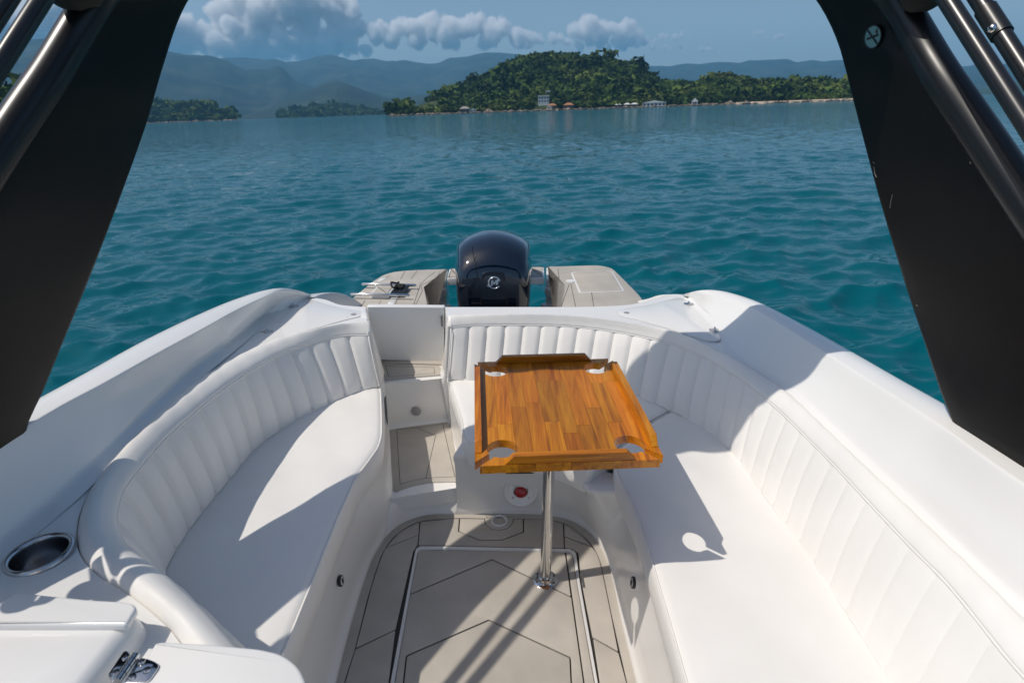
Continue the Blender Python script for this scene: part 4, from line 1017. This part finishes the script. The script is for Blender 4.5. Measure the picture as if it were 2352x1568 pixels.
m, n, l, b = node_mat('sea_water')
b.inputs['Base Color'].default_value = (.0003, .090, .118, 1); b.inputs['Roughness'].default_value = .06; b.inputs['IOR'].default_value = 1.333; b.inputs['Specular Tint'].default_value = (.72, .93, 1, 1)
b.inputs['Specular IOR Level'].default_value = .30
tc = n.new('ShaderNodeTexCoord'); geo = n.new('ShaderNodeNewGeometry'); prev = geo.outputs['Normal']
ln = n.new('ShaderNodeVectorMath'); ln.operation = 'LENGTH'; l.new(geo.outputs['Position'], ln.inputs[0])
mf = n.new('ShaderNodeMapRange'); mf.inputs[1].default_value = 12; mf.inputs[2].default_value = 200; mf.inputs[3].default_value = 1.0; mf.inputs[4].default_value = 6.0; l.new(ln.outputs['Value'], mf.inputs[0])
for sx, sy, s_, kx_, ky_ in ((1.0, 2.2, 1.3, .22, .34), (1.0, 2.4, 4.2, .26, .40), (1.0, 1.6, 15., .14, .20)):
    mp = n.new('ShaderNodeMapping'); mp.inputs['Scale'].default_value = (sx, sy, 1); mp.inputs['Rotation'].default_value = (0, 0, math.radians(-9))
    t = n.new('ShaderNodeTexNoise'); t.inputs['Scale'].default_value = s_; t.inputs['Detail'].default_value = 3; t.inputs['Distortion'].default_value = .35
    l.new(tc.outputs['Object'], mp.inputs[0]); l.new(mp.outputs[0], t.inputs['Vector'])
    sb = n.new('ShaderNodeVectorMath'); sb.operation = 'SUBTRACT'; sb.inputs[1].default_value = (.5, .5, .5); l.new(t.outputs['Color'], sb.inputs[0])
    s2_ = n.new('ShaderNodeVectorMath'); s2_.operation = 'SCALE'; l.new(sb.outputs[0], s2_.inputs[0]); l.new(mf.outputs[0], s2_.inputs['Scale']); sb = s2_
    ml = n.new('ShaderNodeVectorMath'); ml.operation = 'MULTIPLY_ADD'; ml.inputs[1].default_value = (kx_, ky_, 0); l.new(sb.outputs[0], ml.inputs[0]); l.new(prev, ml.inputs[2]); prev = ml.outputs[0]
nn_ = n.new('ShaderNodeVectorMath'); nn_.operation = 'NORMALIZE'; l.new(prev, nn_.inputs[0]); l.new(nn_.outputs[0], b.inputs['Normal'])

th = np.concatenate([np.linspace(-1.05, 1.05, 620), np.linspace(1.05, 2 * math.pi - 1.05, 90)[1:-1]])
rr_ = [1.2]
while rr_[-1] < 13000:
    r0 = rr_[-1]; rr_.append(r0 * (1.0085 if r0 < 220 else (1.03 if r0 < 1500 else 1.10)))
rr_ = np.array(rr_)
Rg, Tg = np.meshgrid(rr_, th, indexing='ij')
X, Y = Rg * np.sin(Tg), Rg * np.cos(Tg)
dth = np.where(np.abs(((Tg + math.pi) % (2 * math.pi)) - math.pi) <= 1.06, 2.1 / 620, .055)
cell = np.maximum(Rg * dth, Rg * np.where(Rg < 220, .0085, .03))
Z = np.zeros_like(X); DX = np.zeros_like(X); DY = np.zeros_like(X)
wr = np.random.default_rng(11)
for k in range(96):
    lam = math.exp(wr.uniform(math.log(.13), math.log(1.3))); ang = math.radians(-12) + wr.normal(0, .58)
    kx, ky = math.sin(ang) * 2 * math.pi / lam, math.cos(ang) * 2 * math.pi / lam
    amp = .0088 * lam ** .66 * wr.uniform(.6, 1.3) * (1.0 if lam < 3 else .75)
    fade = np.clip((lam / cell - 2.2) / 3.0, 0, 1)
    ph = kx * X + ky * Y + wr.uniform(0, 6.28)
    # slow groupiness breaks up the regular crests
    g = .6 + .4 * np.sin(X * .05 * wr.uniform(.5, 2) + Y * .04 * wr.uniform(.5, 2) + wr.uniform(0, 6.28))
    Z += amp * fade * g * np.sin(ph); q = amp * fade * g * .75 * np.cos(ph)
    DX += q * math.sin(ang); DY += q * math.cos(ang)
nr_, nt_ = X.shape
V = np.stack([X + DX, Y + DY, Z], -1).reshape(-1, 3)
i, j = np.meshgrid(np.arange(nr_ - 1), np.arange(nt_), indexing='ij'); j2 = (j + 1) % nt_
Fq = np.stack([i * nt_ + j, (i + 1) * nt_ + j, (i + 1) * nt_ + j2, i * nt_ + j2], -1).reshape(-1, 4)[:, ::-1]
sea = kind(raw('sea', V, Fq, 'sea_water'))

# ================================================================== LAND
def green(name, c0, c1, c2, scale, rough=.9, detail=5):
    m, n, l, b = node_mat(name)
    g = n.new('ShaderNodeNewGeometry'); t = n.new('ShaderNodeTexNoise'); t.inputs['Scale'].default_value = scale; t.inputs['Detail'].default_value = detail
    l.new(g.outputs['Position'], t.inputs['Vector'])
    cr = n.new('ShaderNodeValToRGB'); e = cr.color_ramp.elements
    e[0].position = .33; e[0].color = (*c0, 1); e[1].position = .68; e[1].color = (*c2, 1); k = e.new(.5); k.color = (*c1, 1)
    l.new(t.outputs['Fac'], cr.inputs[0]); l.new(cr.outputs[0], b.inputs['Base Color'])
    b.inputs['Roughness'].default_value = rough; b.inputs['Specular IOR Level'].default_value = .15
    return m, n, l, b, cr
green('mountain', (.012, .022, .018), (.020, .034, .022), (.040, .052, .030), .006)
green('hill', (.018, .032, .014), (.030, .052, .018), (.060, .080, .030), .02)
m, n, l, b, cr = green('foliage', (.022, .040, .011), (.055, .092, .018), (.115, .145, .028), .022)
at = n.new('ShaderNodeAttribute'); at.attribute_name = 'tint'
hs_ = n.new('ShaderNodeHueSaturation'); l.new(cr.outputs[0], hs_.inputs['Color']); l.new(at.outputs['Fac'], hs_.inputs['Value']); l.new(hs_.outputs[0], b.inputs['Base Color'])
green('shore_rock', (.06, .052, .04), (.16, .13, .10), (.34, .29, .22), .35)
green('meadow', (.085, .12, .022), (.11, .15, .03), (.14, .17, .04), .08)

def fbm(x, y, z=0., o=5): return mnoise.fractal(Vector((x, y, z)), 1.0, 2.1, o)
def hills(name, ridge, Rr, Rs, Rb, mat_, amp, nscale, nx=160, ns=26, prof=.85, spur=.0):
    """land whose skyline passes the surveyed ridge marks; front slope from Rs, back slope to Rb"""
    xs = np.linspace(ridge[0][0], ridge[-1][0], nx); ys = np.interp(xs, [q[0] for q in ridge], [q[1] for q in ridge])
    V = []
    for x, y in zip(xs, ys):
        q = far(x, y, Rr); az = math.atan2(q[0], q[1]); H = q[2]
        H += amp * .06 * fbm(x * .05, 3.3, 0, 4) * H
        for k in range(ns + 9):
            if k <= ns: s = k / ns; R_ = Rs + (Rr - Rs) * s; h = H * s ** prof
            else: s = (k - ns) / 8; R_ = Rr + (Rb - Rr) * s; h = H * (1 - s) ** 1.2
            px_, py_ = R_ * math.sin(az), R_ * math.cos(az)
            if 0 < k < ns:
                e_ = mnoise.ridged_multi_fractal(Vector((px_ * nscale, py_ * nscale * .45, 1.7)), 1.0, 2.0, 5, 1.0, 2.0) - 1.0
                h += H * amp * e_ * math.sin(math.pi * s) ** .8
                h = min(max(h, 1.0), (H - SEA_EYE) * (R_ / Rr) * .97 + SEA_EYE)
            if k == 0: h = -1.0
            V.append((px_, py_, h))
    n_ = ns + 9; i, j = np.meshgrid(np.arange(nx - 1), np.arange(n_ - 1), indexing='ij')
    Fq = np.stack([i * n_ + j, (i + 1) * n_ + j, (i + 1) * n_ + j + 1, i * n_ + j + 1], -1).reshape(-1, 4)
    return kind(raw(name, V, Fq, mat_)), np.array(V).reshape(nx, n_, 3)

# far ranges
M2r = [(-500, 118), (-250, 105), (0, 120), (300, 128), (513, 134.4), (558.5, 132), (607.7, 137), (629.6, 134.4), (657, 142.6), (695, 140), (728, 129), (761, 125.6), (783, 131.7), (810, 139), (840, 135), (854, 134.4), (886.6, 141), (930, 139), (985, 147.7), (1008, 145), (1032, 133), (1071, 131), (1118, 120), (1184, 124),
       (1260, 132), (1350, 145), (1430, 150), (1493, 151.6), (1540, 152.4), (1571, 146.5), (1606, 147.7), (1654, 142.6), (1699, 145), (1722, 138.7), (1746, 138.7), (1812, 136), (1828, 144), (1867, 137.6), (1890, 141.5), (1933, 137.6), (2000, 150), (2080, 145), (2150, 156), (2224.6, 152.4), (2264, 144), (2281, 150), (2312.6, 146.5), (2352, 148), (2480, 140), (2650, 150), (2800, 160)]
hills('mountain_range', M2r, 6600, 4300, 8200, 'mountain', .16, .0011, 420, 30)
M1r = [(-500, 120), (-200, 104), (0, 97), (60, 92), (125, 88), (250, 100), (387, 118.5), (430, 126), (482, 128), (520, 140), (564, 161.7), (591, 159), (613, 163), (627, 153.5), (638, 151), (648.7, 155), (673, 182), (695, 192), (722.6, 200), (760, 215), (830, 232), (900, 246), (960, 256)]
hills('mountain_range', M1r, 4600, 2900, 5600, 'mountain', .20, .0013, 260, 28)
M3r = [(560, 262), (620, 240), (680, 214), (722.6, 202), (736, 194.6), (772, 186), (804.6, 194.6), (845.6, 211), (881, 223), (914, 227), (955.5, 219), (1040, 214), (1120, 220), (1200, 232), (1300, 243)]
hills('mountain_range', M3r, 3300, 2300, 3900, 'mountain', .16, .0018, 180, 22)
hills('foothill', [(2100, 217), (2180, 208), (2246, 207), (2304.7, 195.4), (2352, 184), (2450, 172), (2600, 175), (2750, 190)], 3400, 2500, 4200, 'hill', .14, .002, 80, 18)
isl_a, VA = hills('islet', [(250, 275), (290, 252), (330, 242), (390, 239), (430, 240), (480, 249), (515, 262), (540, 274)], 1350, 1180, 1500, 'hill', .10, .01, 90, 14)
isl_b, VB = hills('low_hill', [(640, 269), (680, 256), (700, 251), (770, 242), (830, 249), (870, 262), (905, 264)], 1900, 1700, 2100, 'hill', .10, .008, 70, 14)
main = [(890, 266), (915, 259), (940, 250), (985, 231), (1010, 214), (1060, 199), (1110, 181), (1150, 158), (1190, 142), (1215, 131), (1250, 128), (1290, 129), (1340, 134), (1400, 139), (1450, 149), (1480, 160), (1500, 180), (1520, 192), (1570, 196), (1600, 198), (1630, 184), (1660, 178), (1690, 182), (1720, 189), (1750, 198), (1800, 192), (1850, 192), (1900, 191), (1930, 195), (1960, 203), (1990, 216), (2020, 228)]
main_isl, VM = hills('island', main, 760, 560, 980, 'hill', .07, .012, 230, 24, prof=.95)
hl, VH = hills('headland', [(-260, 190), (-120, 196), (-40, 204), (0, 214), (30, 216), (60, 214), (90, 232), (130, 268), (150, 287)], 330, 265, 420, 'hill', .05, .02, 60, 10)

# --- forest: crowns made of many leaf clumps, scattered over the slopes
def crown_proto(seed, nq=30):
    r = np.random.default_rng(seed); V, Fq = [], []
    lob = r.normal(0, .34, (5, 3)) * [1, 1, .6]
    for k in range(nq):
        c = lob[k % 5]; d_ = r.normal(0, 1, 3); d_ /= np.linalg.norm(d_); d_[2] = abs(d_[2]) * .8 + d_[2] * .2
        p = c + d_ * r.uniform(.42, .62) * np.array([1, 1, .8]); nrm_ = d_ + r.normal(0, .45, 3); nrm_ /= np.linalg.norm(nrm_)
        u = np.cross(nrm_, [0.2, .1, 1]); u /= np.linalg.norm(u); w = np.cross(nrm_, u); s = r.uniform(.15, .27)
        o = len(V); V += [p - u * s - w * s * .7, p + u * s - w * s, p + u * s * .8 + w * s, p - u * s + w * s * .8]; Fq.append((o, o + 1, o + 2, o + 3))
    return np.array(V), np.array(Fq)
PROTO = [crown_proto(s) for s in range(7)]
def forest(name, Vg, count, size, seed, keep=None, cols=(0, 1)):
    r = np.random.default_rng(seed); V, Fq, T = [], [], []; o = 0
    nx, nk, _ = Vg.shape; got = 0
    while got < count:
        i, k = r.uniform(0, nx - 1.01), r.uniform(.25, nk - 4.01) if nk > 12 else r.uniform(.2, nk - 4.01)
        a, b_ = int(i), int(k); fi, fk = i - a, k - b_
        p = (Vg[a, b_] * (1 - fi) + Vg[a + 1, b_] * fi) * (1 - fk) + (Vg[a, b_ + 1] * (1 - fi) + Vg[a + 1, b_ + 1] * fi) * fk
        if p[2] < .8 or (keep and not keep(p)): got += .02; continue
        got += 1
        s = size * math.exp(r.normal(0, .36)); big = r.random() < .07; s = s * (1.5 if big else 1)
        pv, pf = PROTO[r.integers(len(PROTO))]; an = r.uniform(0, 6.28)
        q = pv * s * [1, 1, r.uniform(.8, 1.15)]; q = np.c_[q[:, 0] * math.cos(an) - q[:, 1] * math.sin(an), q[:, 0] * math.sin(an) + q[:, 1] * math.cos(an), q[:, 2]]
        V.append(q + p + [0, 0, s * (.62 if big else .5)]); Fq.append(pf + o); o += len(pv); T.append(np.full(len(pv), r.uniform(.5, 1.45) * r.choice([.8, 1, 1.12])))
    ob = raw(name, np.vstack(V), np.vstack(Fq), 'foliage', smooth=False, attr=np.concatenate(T))
    return ob
hz_ = lambda x: (lambda q: q[0] / math.hypot(q[0], q[1]))(far(x, 250, 1.))
mead = lambda p: not (hz_(1226) < p[0] / math.hypot(p[0], p[1]) < hz_(1272) and math.hypot(p[0], p[1]) < 584) and not (hz_(940) < p[0] / math.hypot(p[0], p[1]) < hz_(1012) and 1.5 < p[2] < 13)
f_ = kind(forest('island_forest', VM, 12500, 2.9, 3, keep=mead), 'stuff'); f_['label'] = 'dense green forest covering the nearest island'
f_ = kind(forest('headland_forest', VH, 1500, 2.2, 5), 'stuff'); f_['label'] = 'green trees on the headland behind the left arch leg'
f_ = kind(forest('islet_forest', VA, 1800, 4.6, 9), 'stuff'); f_['label'] = 'dark wooded islet beside the left arch leg'
f_ = kind(forest('hill_forest', VB, 1100, 5.5, 10), 'stuff'); f_['label'] = 'wooded low hill on the far shore'
# grassy clearing on the left end of the island
xs_ = np.linspace(main[0][0], main[-1][0], 230)
i0_, i1_ = np.searchsorted(xs_, 938), np.searchsorted(xs_, 1014)
G = VM[i0_:i1_, 1:9] * 1.0; G[:, :, 2] += .35
ni, nk = G.shape[:2]; ii, jj = np.meshgrid(np.arange(ni - 1), np.arange(nk - 1), indexing='ij')
kind(raw('meadow', G.reshape(-1, 3), np.stack([ii * nk + jj, (ii + 1) * nk + jj, (ii + 1) * nk + jj + 1, ii * nk + jj + 1], -1).reshape(-1, 4), 'meadow'))
# rocks along the waterline, sand at the right end
def rocks(name, x0, x1, R0, cnt, size, seed):
    r = np.random.default_rng(seed); V, Fq = [], []
    oct_v = np.array([[1, 0, 0], [0, 1, 0], [-1, 0, 0], [0, -1, 0], [0, 0, 1], [0, 0, -1.]]); oct_f = np.array([(0, 1, 4), (1, 2, 4), (2, 3, 4), (3, 0, 4), (1, 0, 5), (2, 1, 5), (3, 2, 5), (0, 3, 5)])
    for k in range(cnt):
        q = far(r.uniform(x0, x1), 250, R0 + r.uniform(-4, 9)); s = size * math.exp(r.normal(0, .5))
        v = oct_v * s * r.uniform(.6, 1.4, (6, 1)) * [1.3, 1, .55]; an = r.uniform(0, 6.28)
        v = np.c_[v[:, 0] * math.cos(an) - v[:, 1] * math.sin(an), v[:, 0] * math.sin(an) + v[:, 1] * math.cos(an), v[:, 2]]
        Fq.append(oct_f + 6 * k); V.append(v + [q[0], q[1], r.uniform(0, .8)])
    o = kind(raw(name, np.vstack(V), np.vstack(Fq), 'shore_rock', smooth=False), 'stuff'); o['label'] = 'pale rocks along the island waterline'
rocks('shore_rocks', 892, 2010, 556, 1100, 1.0, 2)
rocks('shore_rocks', 250, 540, 1178, 220, 1.6, 4)
mat('sand', (.50, .40, .29), .95, noise=(.15, .15))
xs2 = np.linspace(1690, 1975, 60); V = []
for x in xs2:
    w = 6 + 3 * math.sin(x * .05) + 2 * math.sin(x * .13)
    for R_, z_ in ((552, -.6), (556, .35), (556 + w * .5, .9), (556 + w, 1.6), (556 + w + 6, 1.2)): q = far(x, 240, R_); V.append((q[0], q[1], z_))
ii, jj = np.meshgrid(np.arange(59), np.arange(4), indexing='ij')
kind(raw('beach', V, np.stack([ii * 5 + jj, (ii + 1) * 5 + jj, (ii + 1) * 5 + jj + 1, ii * 5 + jj + 1], -1).reshape(-1, 4), 'sand'))

# --- buildings on the island
mat('house_white', (.72, .72, .70), .6); mat('house_glass', (.05, .08, .11), .15); mat('roof_tile', (.36, .16, .07), .8); mat('roof_grey', (.30, .28, .26), .8); mat('roof_pale', (.66, .66, .63), .7); mat('timber', (.16, .10, .06), .8)
def house(name, label, x, R_, z0, w, d_, h, roof='flat', rm='roof_pale', floors=1, nwin=3, wall='house_white', yaw=0., rise=None):
    c = far(x, 245, R_); az = math.atan2(c[0], c[1]); a = -az + yaw
    ux, uy = np.array([math.cos(a), math.sin(a), 0]), np.array([-math.sin(a), math.cos(a), 0]); b = np.array([c[0], c[1], z0])
    Rm = np.stack([ux, uy, [0, 0, 1.]])
    T = thing(name, b, label, 'house', 'houses on the island shore', boat=False)
    obj('wall', M().box(b + [0, 0, h / 2 - 2], (w / 2, d_ / 2, h / 2 + 2), Rm), wall, T, smooth=False)
    fh = h / floors
    for f in range(floors):
        for k in range(nwin):
            p = b + ux * (w * ((k + .5) / nwin - .5)) - uy * (d_ / 2 + .03) + [0, 0, fh * (f + .52)]
            wn_ = obj('window', M().box(p, (w / nwin * .30, .05, fh * .28), Rm), 'house_glass', T, smooth=False)
            obj('sill', M().box(p - [0, 0, fh * .31] - uy * .1, (w / nwin * .34, .16, fh * .025), Rm), wall, wn_, smooth=False)
    if roof == 'flat':
        obj('roof', M().box(b + [0, 0, h + .25], (w / 2 + .5, d_ / 2 + .6, .28), Rm), rm, T, smooth=False)
    else:
        rs_ = rise or w * .22; e_ = .6; m_ = M()
        q = [(-w / 2 - e_, -d_ / 2 - e_, 0), (w / 2 + e_, -d_ / 2 - e_, 0), (w / 2 + e_, d_ / 2 + e_, 0), (-w / 2 - e_, d_ / 2 + e_, 0)]
        if roof == 'hip': q += [(-w * .18, 0, rs_), (w * .18, 0, rs_)]; f = [(0, 1, 5, 4), (1, 2, 5), (2, 3, 4, 5), (3, 0, 4), (3, 2, 1, 0)]
        else: q += [(0, -d_ / 2 - e_, rs_), (0, d_ / 2 + e_, rs_)]; f = [(0, 1, 4), (1, 2, 5, 4), (2, 3, 5), (3, 0, 4, 5), (3, 2, 1, 0)]
        m_.v = [tuple(b + ux * x_ + uy * y_ + np.array([0, 0, h + z_])) for x_, y_, z_ in q]; m_.f = f
        obj('roof', m_, rm, T, smooth=False)
    return T
H1 = house('hillside_house', 'white two storey house with wide windows on the green hillside of the island', 1249, 577, 6.6, 10.0, 7, 6.0, 'flat', 'roof_pale', 2, 4)
house('hillside_annex', 'small white flat roofed block just above the two storey hillside house', 1259, 592, 14.2, 4.0, 4, 2.6, 'flat', 'roof_pale', 1, 2)
house('shore_house', 'shore house with orange tiled roof below the white hillside house', 1268, 563, 1.6, 8, 6, 2.6, 'hip', 'roof_tile', 1, 3, 'timber')
house('shore_house', 'second orange roofed shore house to the right of the white hillside house', 1306, 563, 1.5, 9, 6, 2.6, 'hip', 'roof_tile', 1, 3, 'timber')
house('boat_shed', 'white gabled boat shed at the water below the orange roofs', 1262, 562, .6, 5, 6, 2.2, 'gable', 'roof_pale', 1, 1)
house('shore_house', 'grey roofed shore house near the grassy left end of the island', 1067, 562, 1.2, 9, 6, 2.8, 'hip', 'roof_grey', 1, 3, 'timber')
house('boat_shed', 'small white roofed shed right of the grey roofed shore house', 1086, 562, .8, 6, 5, 2.0, 'gable', 'roof_pale', 1, 2)
for i_, (x_, lab) in enumerate(((1420, 'leftmost of three small white pavilions along the shore right of the hill'), (1440, 'middle of three small white pavilions along the shore'), (1457, 'rightmost of three small white pavilions beside the long white boathouse'))):
    house('shore_pavilion', lab, x_, 562, .9, 5.5, 5, 2.0, 'hip', 'roof_pale', 1, 2, 'timber')
house('long_boathouse', 'long low white boathouse at the water edge right of the pavilions', 1502, 561, .4, 20, 7, 3.2, 'gable', 'roof_pale', 1, 6, rise=1.8)
house('shore_cottage', 'lone white cottage with steep gable roof between the two wooded hills', 1595, 563, .8, 5, 5, 2.4, 'gable', 'roof_pale', 1, 1, rise=3.0)
# two dark trees at the left tip of the island
for x_, s_, lab in ((922, 2.9, 'round dark tree at the very left tip of the island'), (941, 3.4, 'larger dark tree beside the grass clearing on the island')):
    c = far(x_, 258, 562); b = np.array([c[0], c[1], .3])
    T = thing('shore_tree', b, lab, 'tree', 'trees on the island tip', boat=False)
    obj('trunk', M().tube([b - [0, 0, 1], b + [0, 0, s_ * .4], b + [.3, 0, s_ * .8]], [.45, .34, .22], 8), 'timber', T)
    pv_, pf_ = crown_proto(77 + int(x_), 260); m_ = M(); m_.v = [tuple(b + q * [s_, s_, s_ * .9] + [0, 0, s_ * .75]) for q in pv_]; m_.f = [tuple(f) for f in pf_]
    cr_ = obj('crown', m_, 'foliage', T, smooth=False, fix=False)
    a_ = cr_.data.attributes.new('tint', 'FLOAT', 'POINT'); a_.data.foreach_set('value', np.full(len(cr_.data.vertices), .7, np.float32))
# ================================================================== AIR AND CLOUDS
m = bpy.data.materials.new('haze_air'); m.use_nodes = True; n = m.node_tree.nodes; n.clear()
pv = n.new('ShaderNodeVolumePrincipled'); ou = n.new('ShaderNodeOutputMaterial'); m.node_tree.links.new(pv.outputs[0], ou.inputs['Volume'])
pv.inputs['Color'].default_value = (.27, .65, 1.0, 1); pv.inputs['Density'].default_value = .00011; pv.inputs['Anisotropy'].default_value = 0.1
hz = M().box((0, 1500, 370), (9000, 8500, 400)); MAT['haze_air'] = m
me = bpy.data.meshes.new('haze'); me.from_pydata(hz.v, [], hz.f); me.materials.append(m)
haze = bpy.data.objects.new('haze', me); COL.objects.link(haze); kind(haze, 'stuff')
# clouds: fair-weather cumulus far beyond the haze, real volumes lit by the sun
CL = []   # survey mark x, y, radius in marks
def cl(*q): CL.extend(q)
cl((400, 108, 22), (440, 96, 34), (420, 60, 26), (490, 92, 36), (540, 96, 36), (600, 92, 36), (650, 96, 34), (700, 94, 34), (750, 96, 32), (800, 104, 26), (835, 116, 16),
   (520, 58, 30), (560, 40, 30), (600, 22, 34), (650, 12, 36), (690, 2, 34), (740, 12, 34), (780, 40, 32), (810, 66, 26), (700, 40, 38), (640, 50, 38), (500, 28, 22), (545, 4, 24), (620, -8, 28), (670, -16, 30))
cl((862, 78, 22), (885, 62, 20), (915, 70, 22), (950, 68, 24), (982, 46, 24), (1000, 68, 26), (1030, 56, 24), (1060, 66, 24), (1090, 60, 24), (1120, 72, 22), (1150, 70, 22), (1185, 80, 20), (1215, 82, 20), (1238, 92, 14), (900, 90, 20), (960, 92, 20), (1040, 94, 20), (1120, 94, 20), (1190, 98, 17))
cl((1272, 92, 15), (1300, 92, 14), (1330, 72, 22), (1352, 58, 22), (1380, 62, 24), (1370, 88, 22), (1415, 72, 20), (1440, 66, 20), (1462, 82, 18), (1482, 98, 13), (1420, 98, 18), (1330, 104, 13), (1400, 112, 10))
cl((1505, 92, 10), (1525, 88, 11), (1548, 86, 11), (1570, 82, 9), (1530, 108, 9), (1500, 112, 8), (1565, 106, 7), (1610, 116, 7), (1632, 112, 8), (1655, 116, 6), (1738, 77, 5), (1748, 74, 4), (1780, 87, 5), (1792, 84, 4))
cl((-60, 40, 40), (0, 60, 34), (60, 56, 34), (110, 62, 30), (150, 40, 32), (200, 56, 32), (260, 64, 30), (310, 72, 30), (350, 80, 30), (40, 20, 34), (120, 10, 36), (220, 10, 38), (300, 20, 36), (360, 40, 30), (-140, 70, 36), (-230, 60, 40))
RC = 12500.
u1 = RC / F
rc = np.random.default_rng(4)
pts, rad = [], []
for x, y, r in CL:
    k = 4 if r > 14 else 2
    for _ in range(k):
        dx, dy = rc.normal(0, r * .38), rc.normal(0, r * .30)
        q = far(x + dx, y + dy, RC + rc.normal(0, r * u1 * .3)); pts.append(q); rad.append(max(r * u1 * rc.uniform(.62, .9), 45))
pts = np.array(pts); rad = np.array(rad)
me = bpy.data.meshes.new('clouds'); me.from_pydata([tuple(q) for q in pts], [], [])
at_ = me.attributes.new('rad', 'FLOAT', 'POINT'); at_.data.foreach_set('value', rad.astype(np.float32))
clouds = bpy.data.objects.new('clouds', me); COL.objects.link(clouds); kind(clouds, 'stuff'); clouds['label'] = 'white cumulus clouds above the mountains'
m = bpy.data.materials.new('cloud'); m.use_nodes = True; n = m.node_tree.nodes; n.clear()
pv = n.new('ShaderNodeVolumePrincipled'); ou = n.new('ShaderNodeOutputMaterial'); m.node_tree.links.new(pv.outputs[0], ou.inputs['Volume'])
pv.inputs['Color'].default_value = (.999, .999, .999, 1); pv.inputs['Density'].default_value = .015; pv.inputs['Density Attribute'].default_value = 'density'; pv.inputs['Anisotropy'].default_value = .15
g = bpy.data.node_groups.new('cloud_field', 'GeometryNodeTree')
g.interface.new_socket('Geometry', in_out='INPUT', socket_type='NodeSocketGeometry'); g.interface.new_socket('Geometry', in_out='OUTPUT', socket_type='NodeSocketGeometry')
N = g.nodes.new; Lk = g.links.new
gi, go = N('NodeGroupInput'), N('NodeGroupOutput')
pos = N('GeometryNodeInputPosition')
m2p = N('GeometryNodeMeshToPoints'); Lk(gi.outputs[0], m2p.inputs[0])
sn = N('GeometryNodeSampleNearest'); sn.domain = 'POINT'; Lk(m2p.outputs[0], sn.inputs[0]); 
def samp(src, typ):
    s = N('GeometryNodeSampleIndex'); s.data_type = typ; s.domain = 'POINT'; Lk(m2p.outputs[0], s.inputs[0]); Lk(src, s.inputs[1]); Lk(sn.outputs[0], s.inputs['Index']); return s
na = N('GeometryNodeInputNamedAttribute'); na.data_type = 'FLOAT'; na.inputs[0].default_value = 'rad'
p2 = N('GeometryNodeInputPosition')
s1 = samp(p2.outputs[0], 'FLOAT_VECTOR'); s2 = samp(na.outputs[0], 'FLOAT')
ds = N('ShaderNodeVectorMath'); ds.operation = 'DISTANCE'; Lk(pos.outputs[0], ds.inputs[0]); Lk(s1.outputs[0], ds.inputs[1])
dv = N('ShaderNodeMath'); dv.operation = 'DIVIDE'; Lk(ds.outputs['Value'], dv.inputs[0]); Lk(s2.outputs[0], dv.inputs[1])     # distance in radii
inv = N('ShaderNodeMath'); inv.operation = 'SUBTRACT'; inv.inputs[0].default_value = 1.0; Lk(dv.outputs[0], inv.inputs[1])
def nz(scale, det, amp, base):
    t = N('ShaderNodeTexNoise'); t.inputs['Scale'].default_value = scale; t.inputs['Detail'].default_value = det; t.inputs['Roughness'].default_value = .6; Lk(pos.outputs[0], t.inputs['Vector'])
    a_ = N('ShaderNodeMath'); a_.operation = 'SUBTRACT'; Lk(t.outputs['Fac'], a_.inputs[0]); a_.inputs[1].default_value = .5
    b_ = N('ShaderNodeMath'); b_.operation = 'MULTIPLY_ADD'; Lk(a_.outputs[0], b_.inputs[0]); b_.inputs[1].default_value = amp; Lk(base, b_.inputs[2]); return b_.outputs[0]
f1 = nz(.0042, 7, 2.2, inv.outputs[0])
mr = N('ShaderNodeMapRange'); mr.inputs[1].default_value = .05; mr.inputs[2].default_value = .30; Lk(f1, mr.inputs[0])
vc = N('GeometryNodeVolumeCube'); Lk(mr.outputs[0], vc.inputs['Density'])
lo_c, hi_c = pts.min(axis=0) - 330, pts.max(axis=0) + 330
vc.inputs['Min'].default_value = lo_c.tolist(); vc.inputs['Max'].default_value = hi_c.tolist()
vx = 19.
for ax_, s_ in zip('XYZ', (hi_c - lo_c) / vx): vc.inputs['Resolution ' + ax_].default_value = int(s_)
sm_ = N('GeometryNodeSetMaterial'); sm_.inputs['Material'].default_value = m; Lk(vc.outputs[0], sm_.inputs[0]); Lk(sm_.outputs[0], go.inputs[0])
md = clouds.modifiers.new('field', 'NODES'); md.node_group = g
me.materials.append(m)
print('CLOUD', lo_c, hi_c, (hi_c - lo_c) / vx)
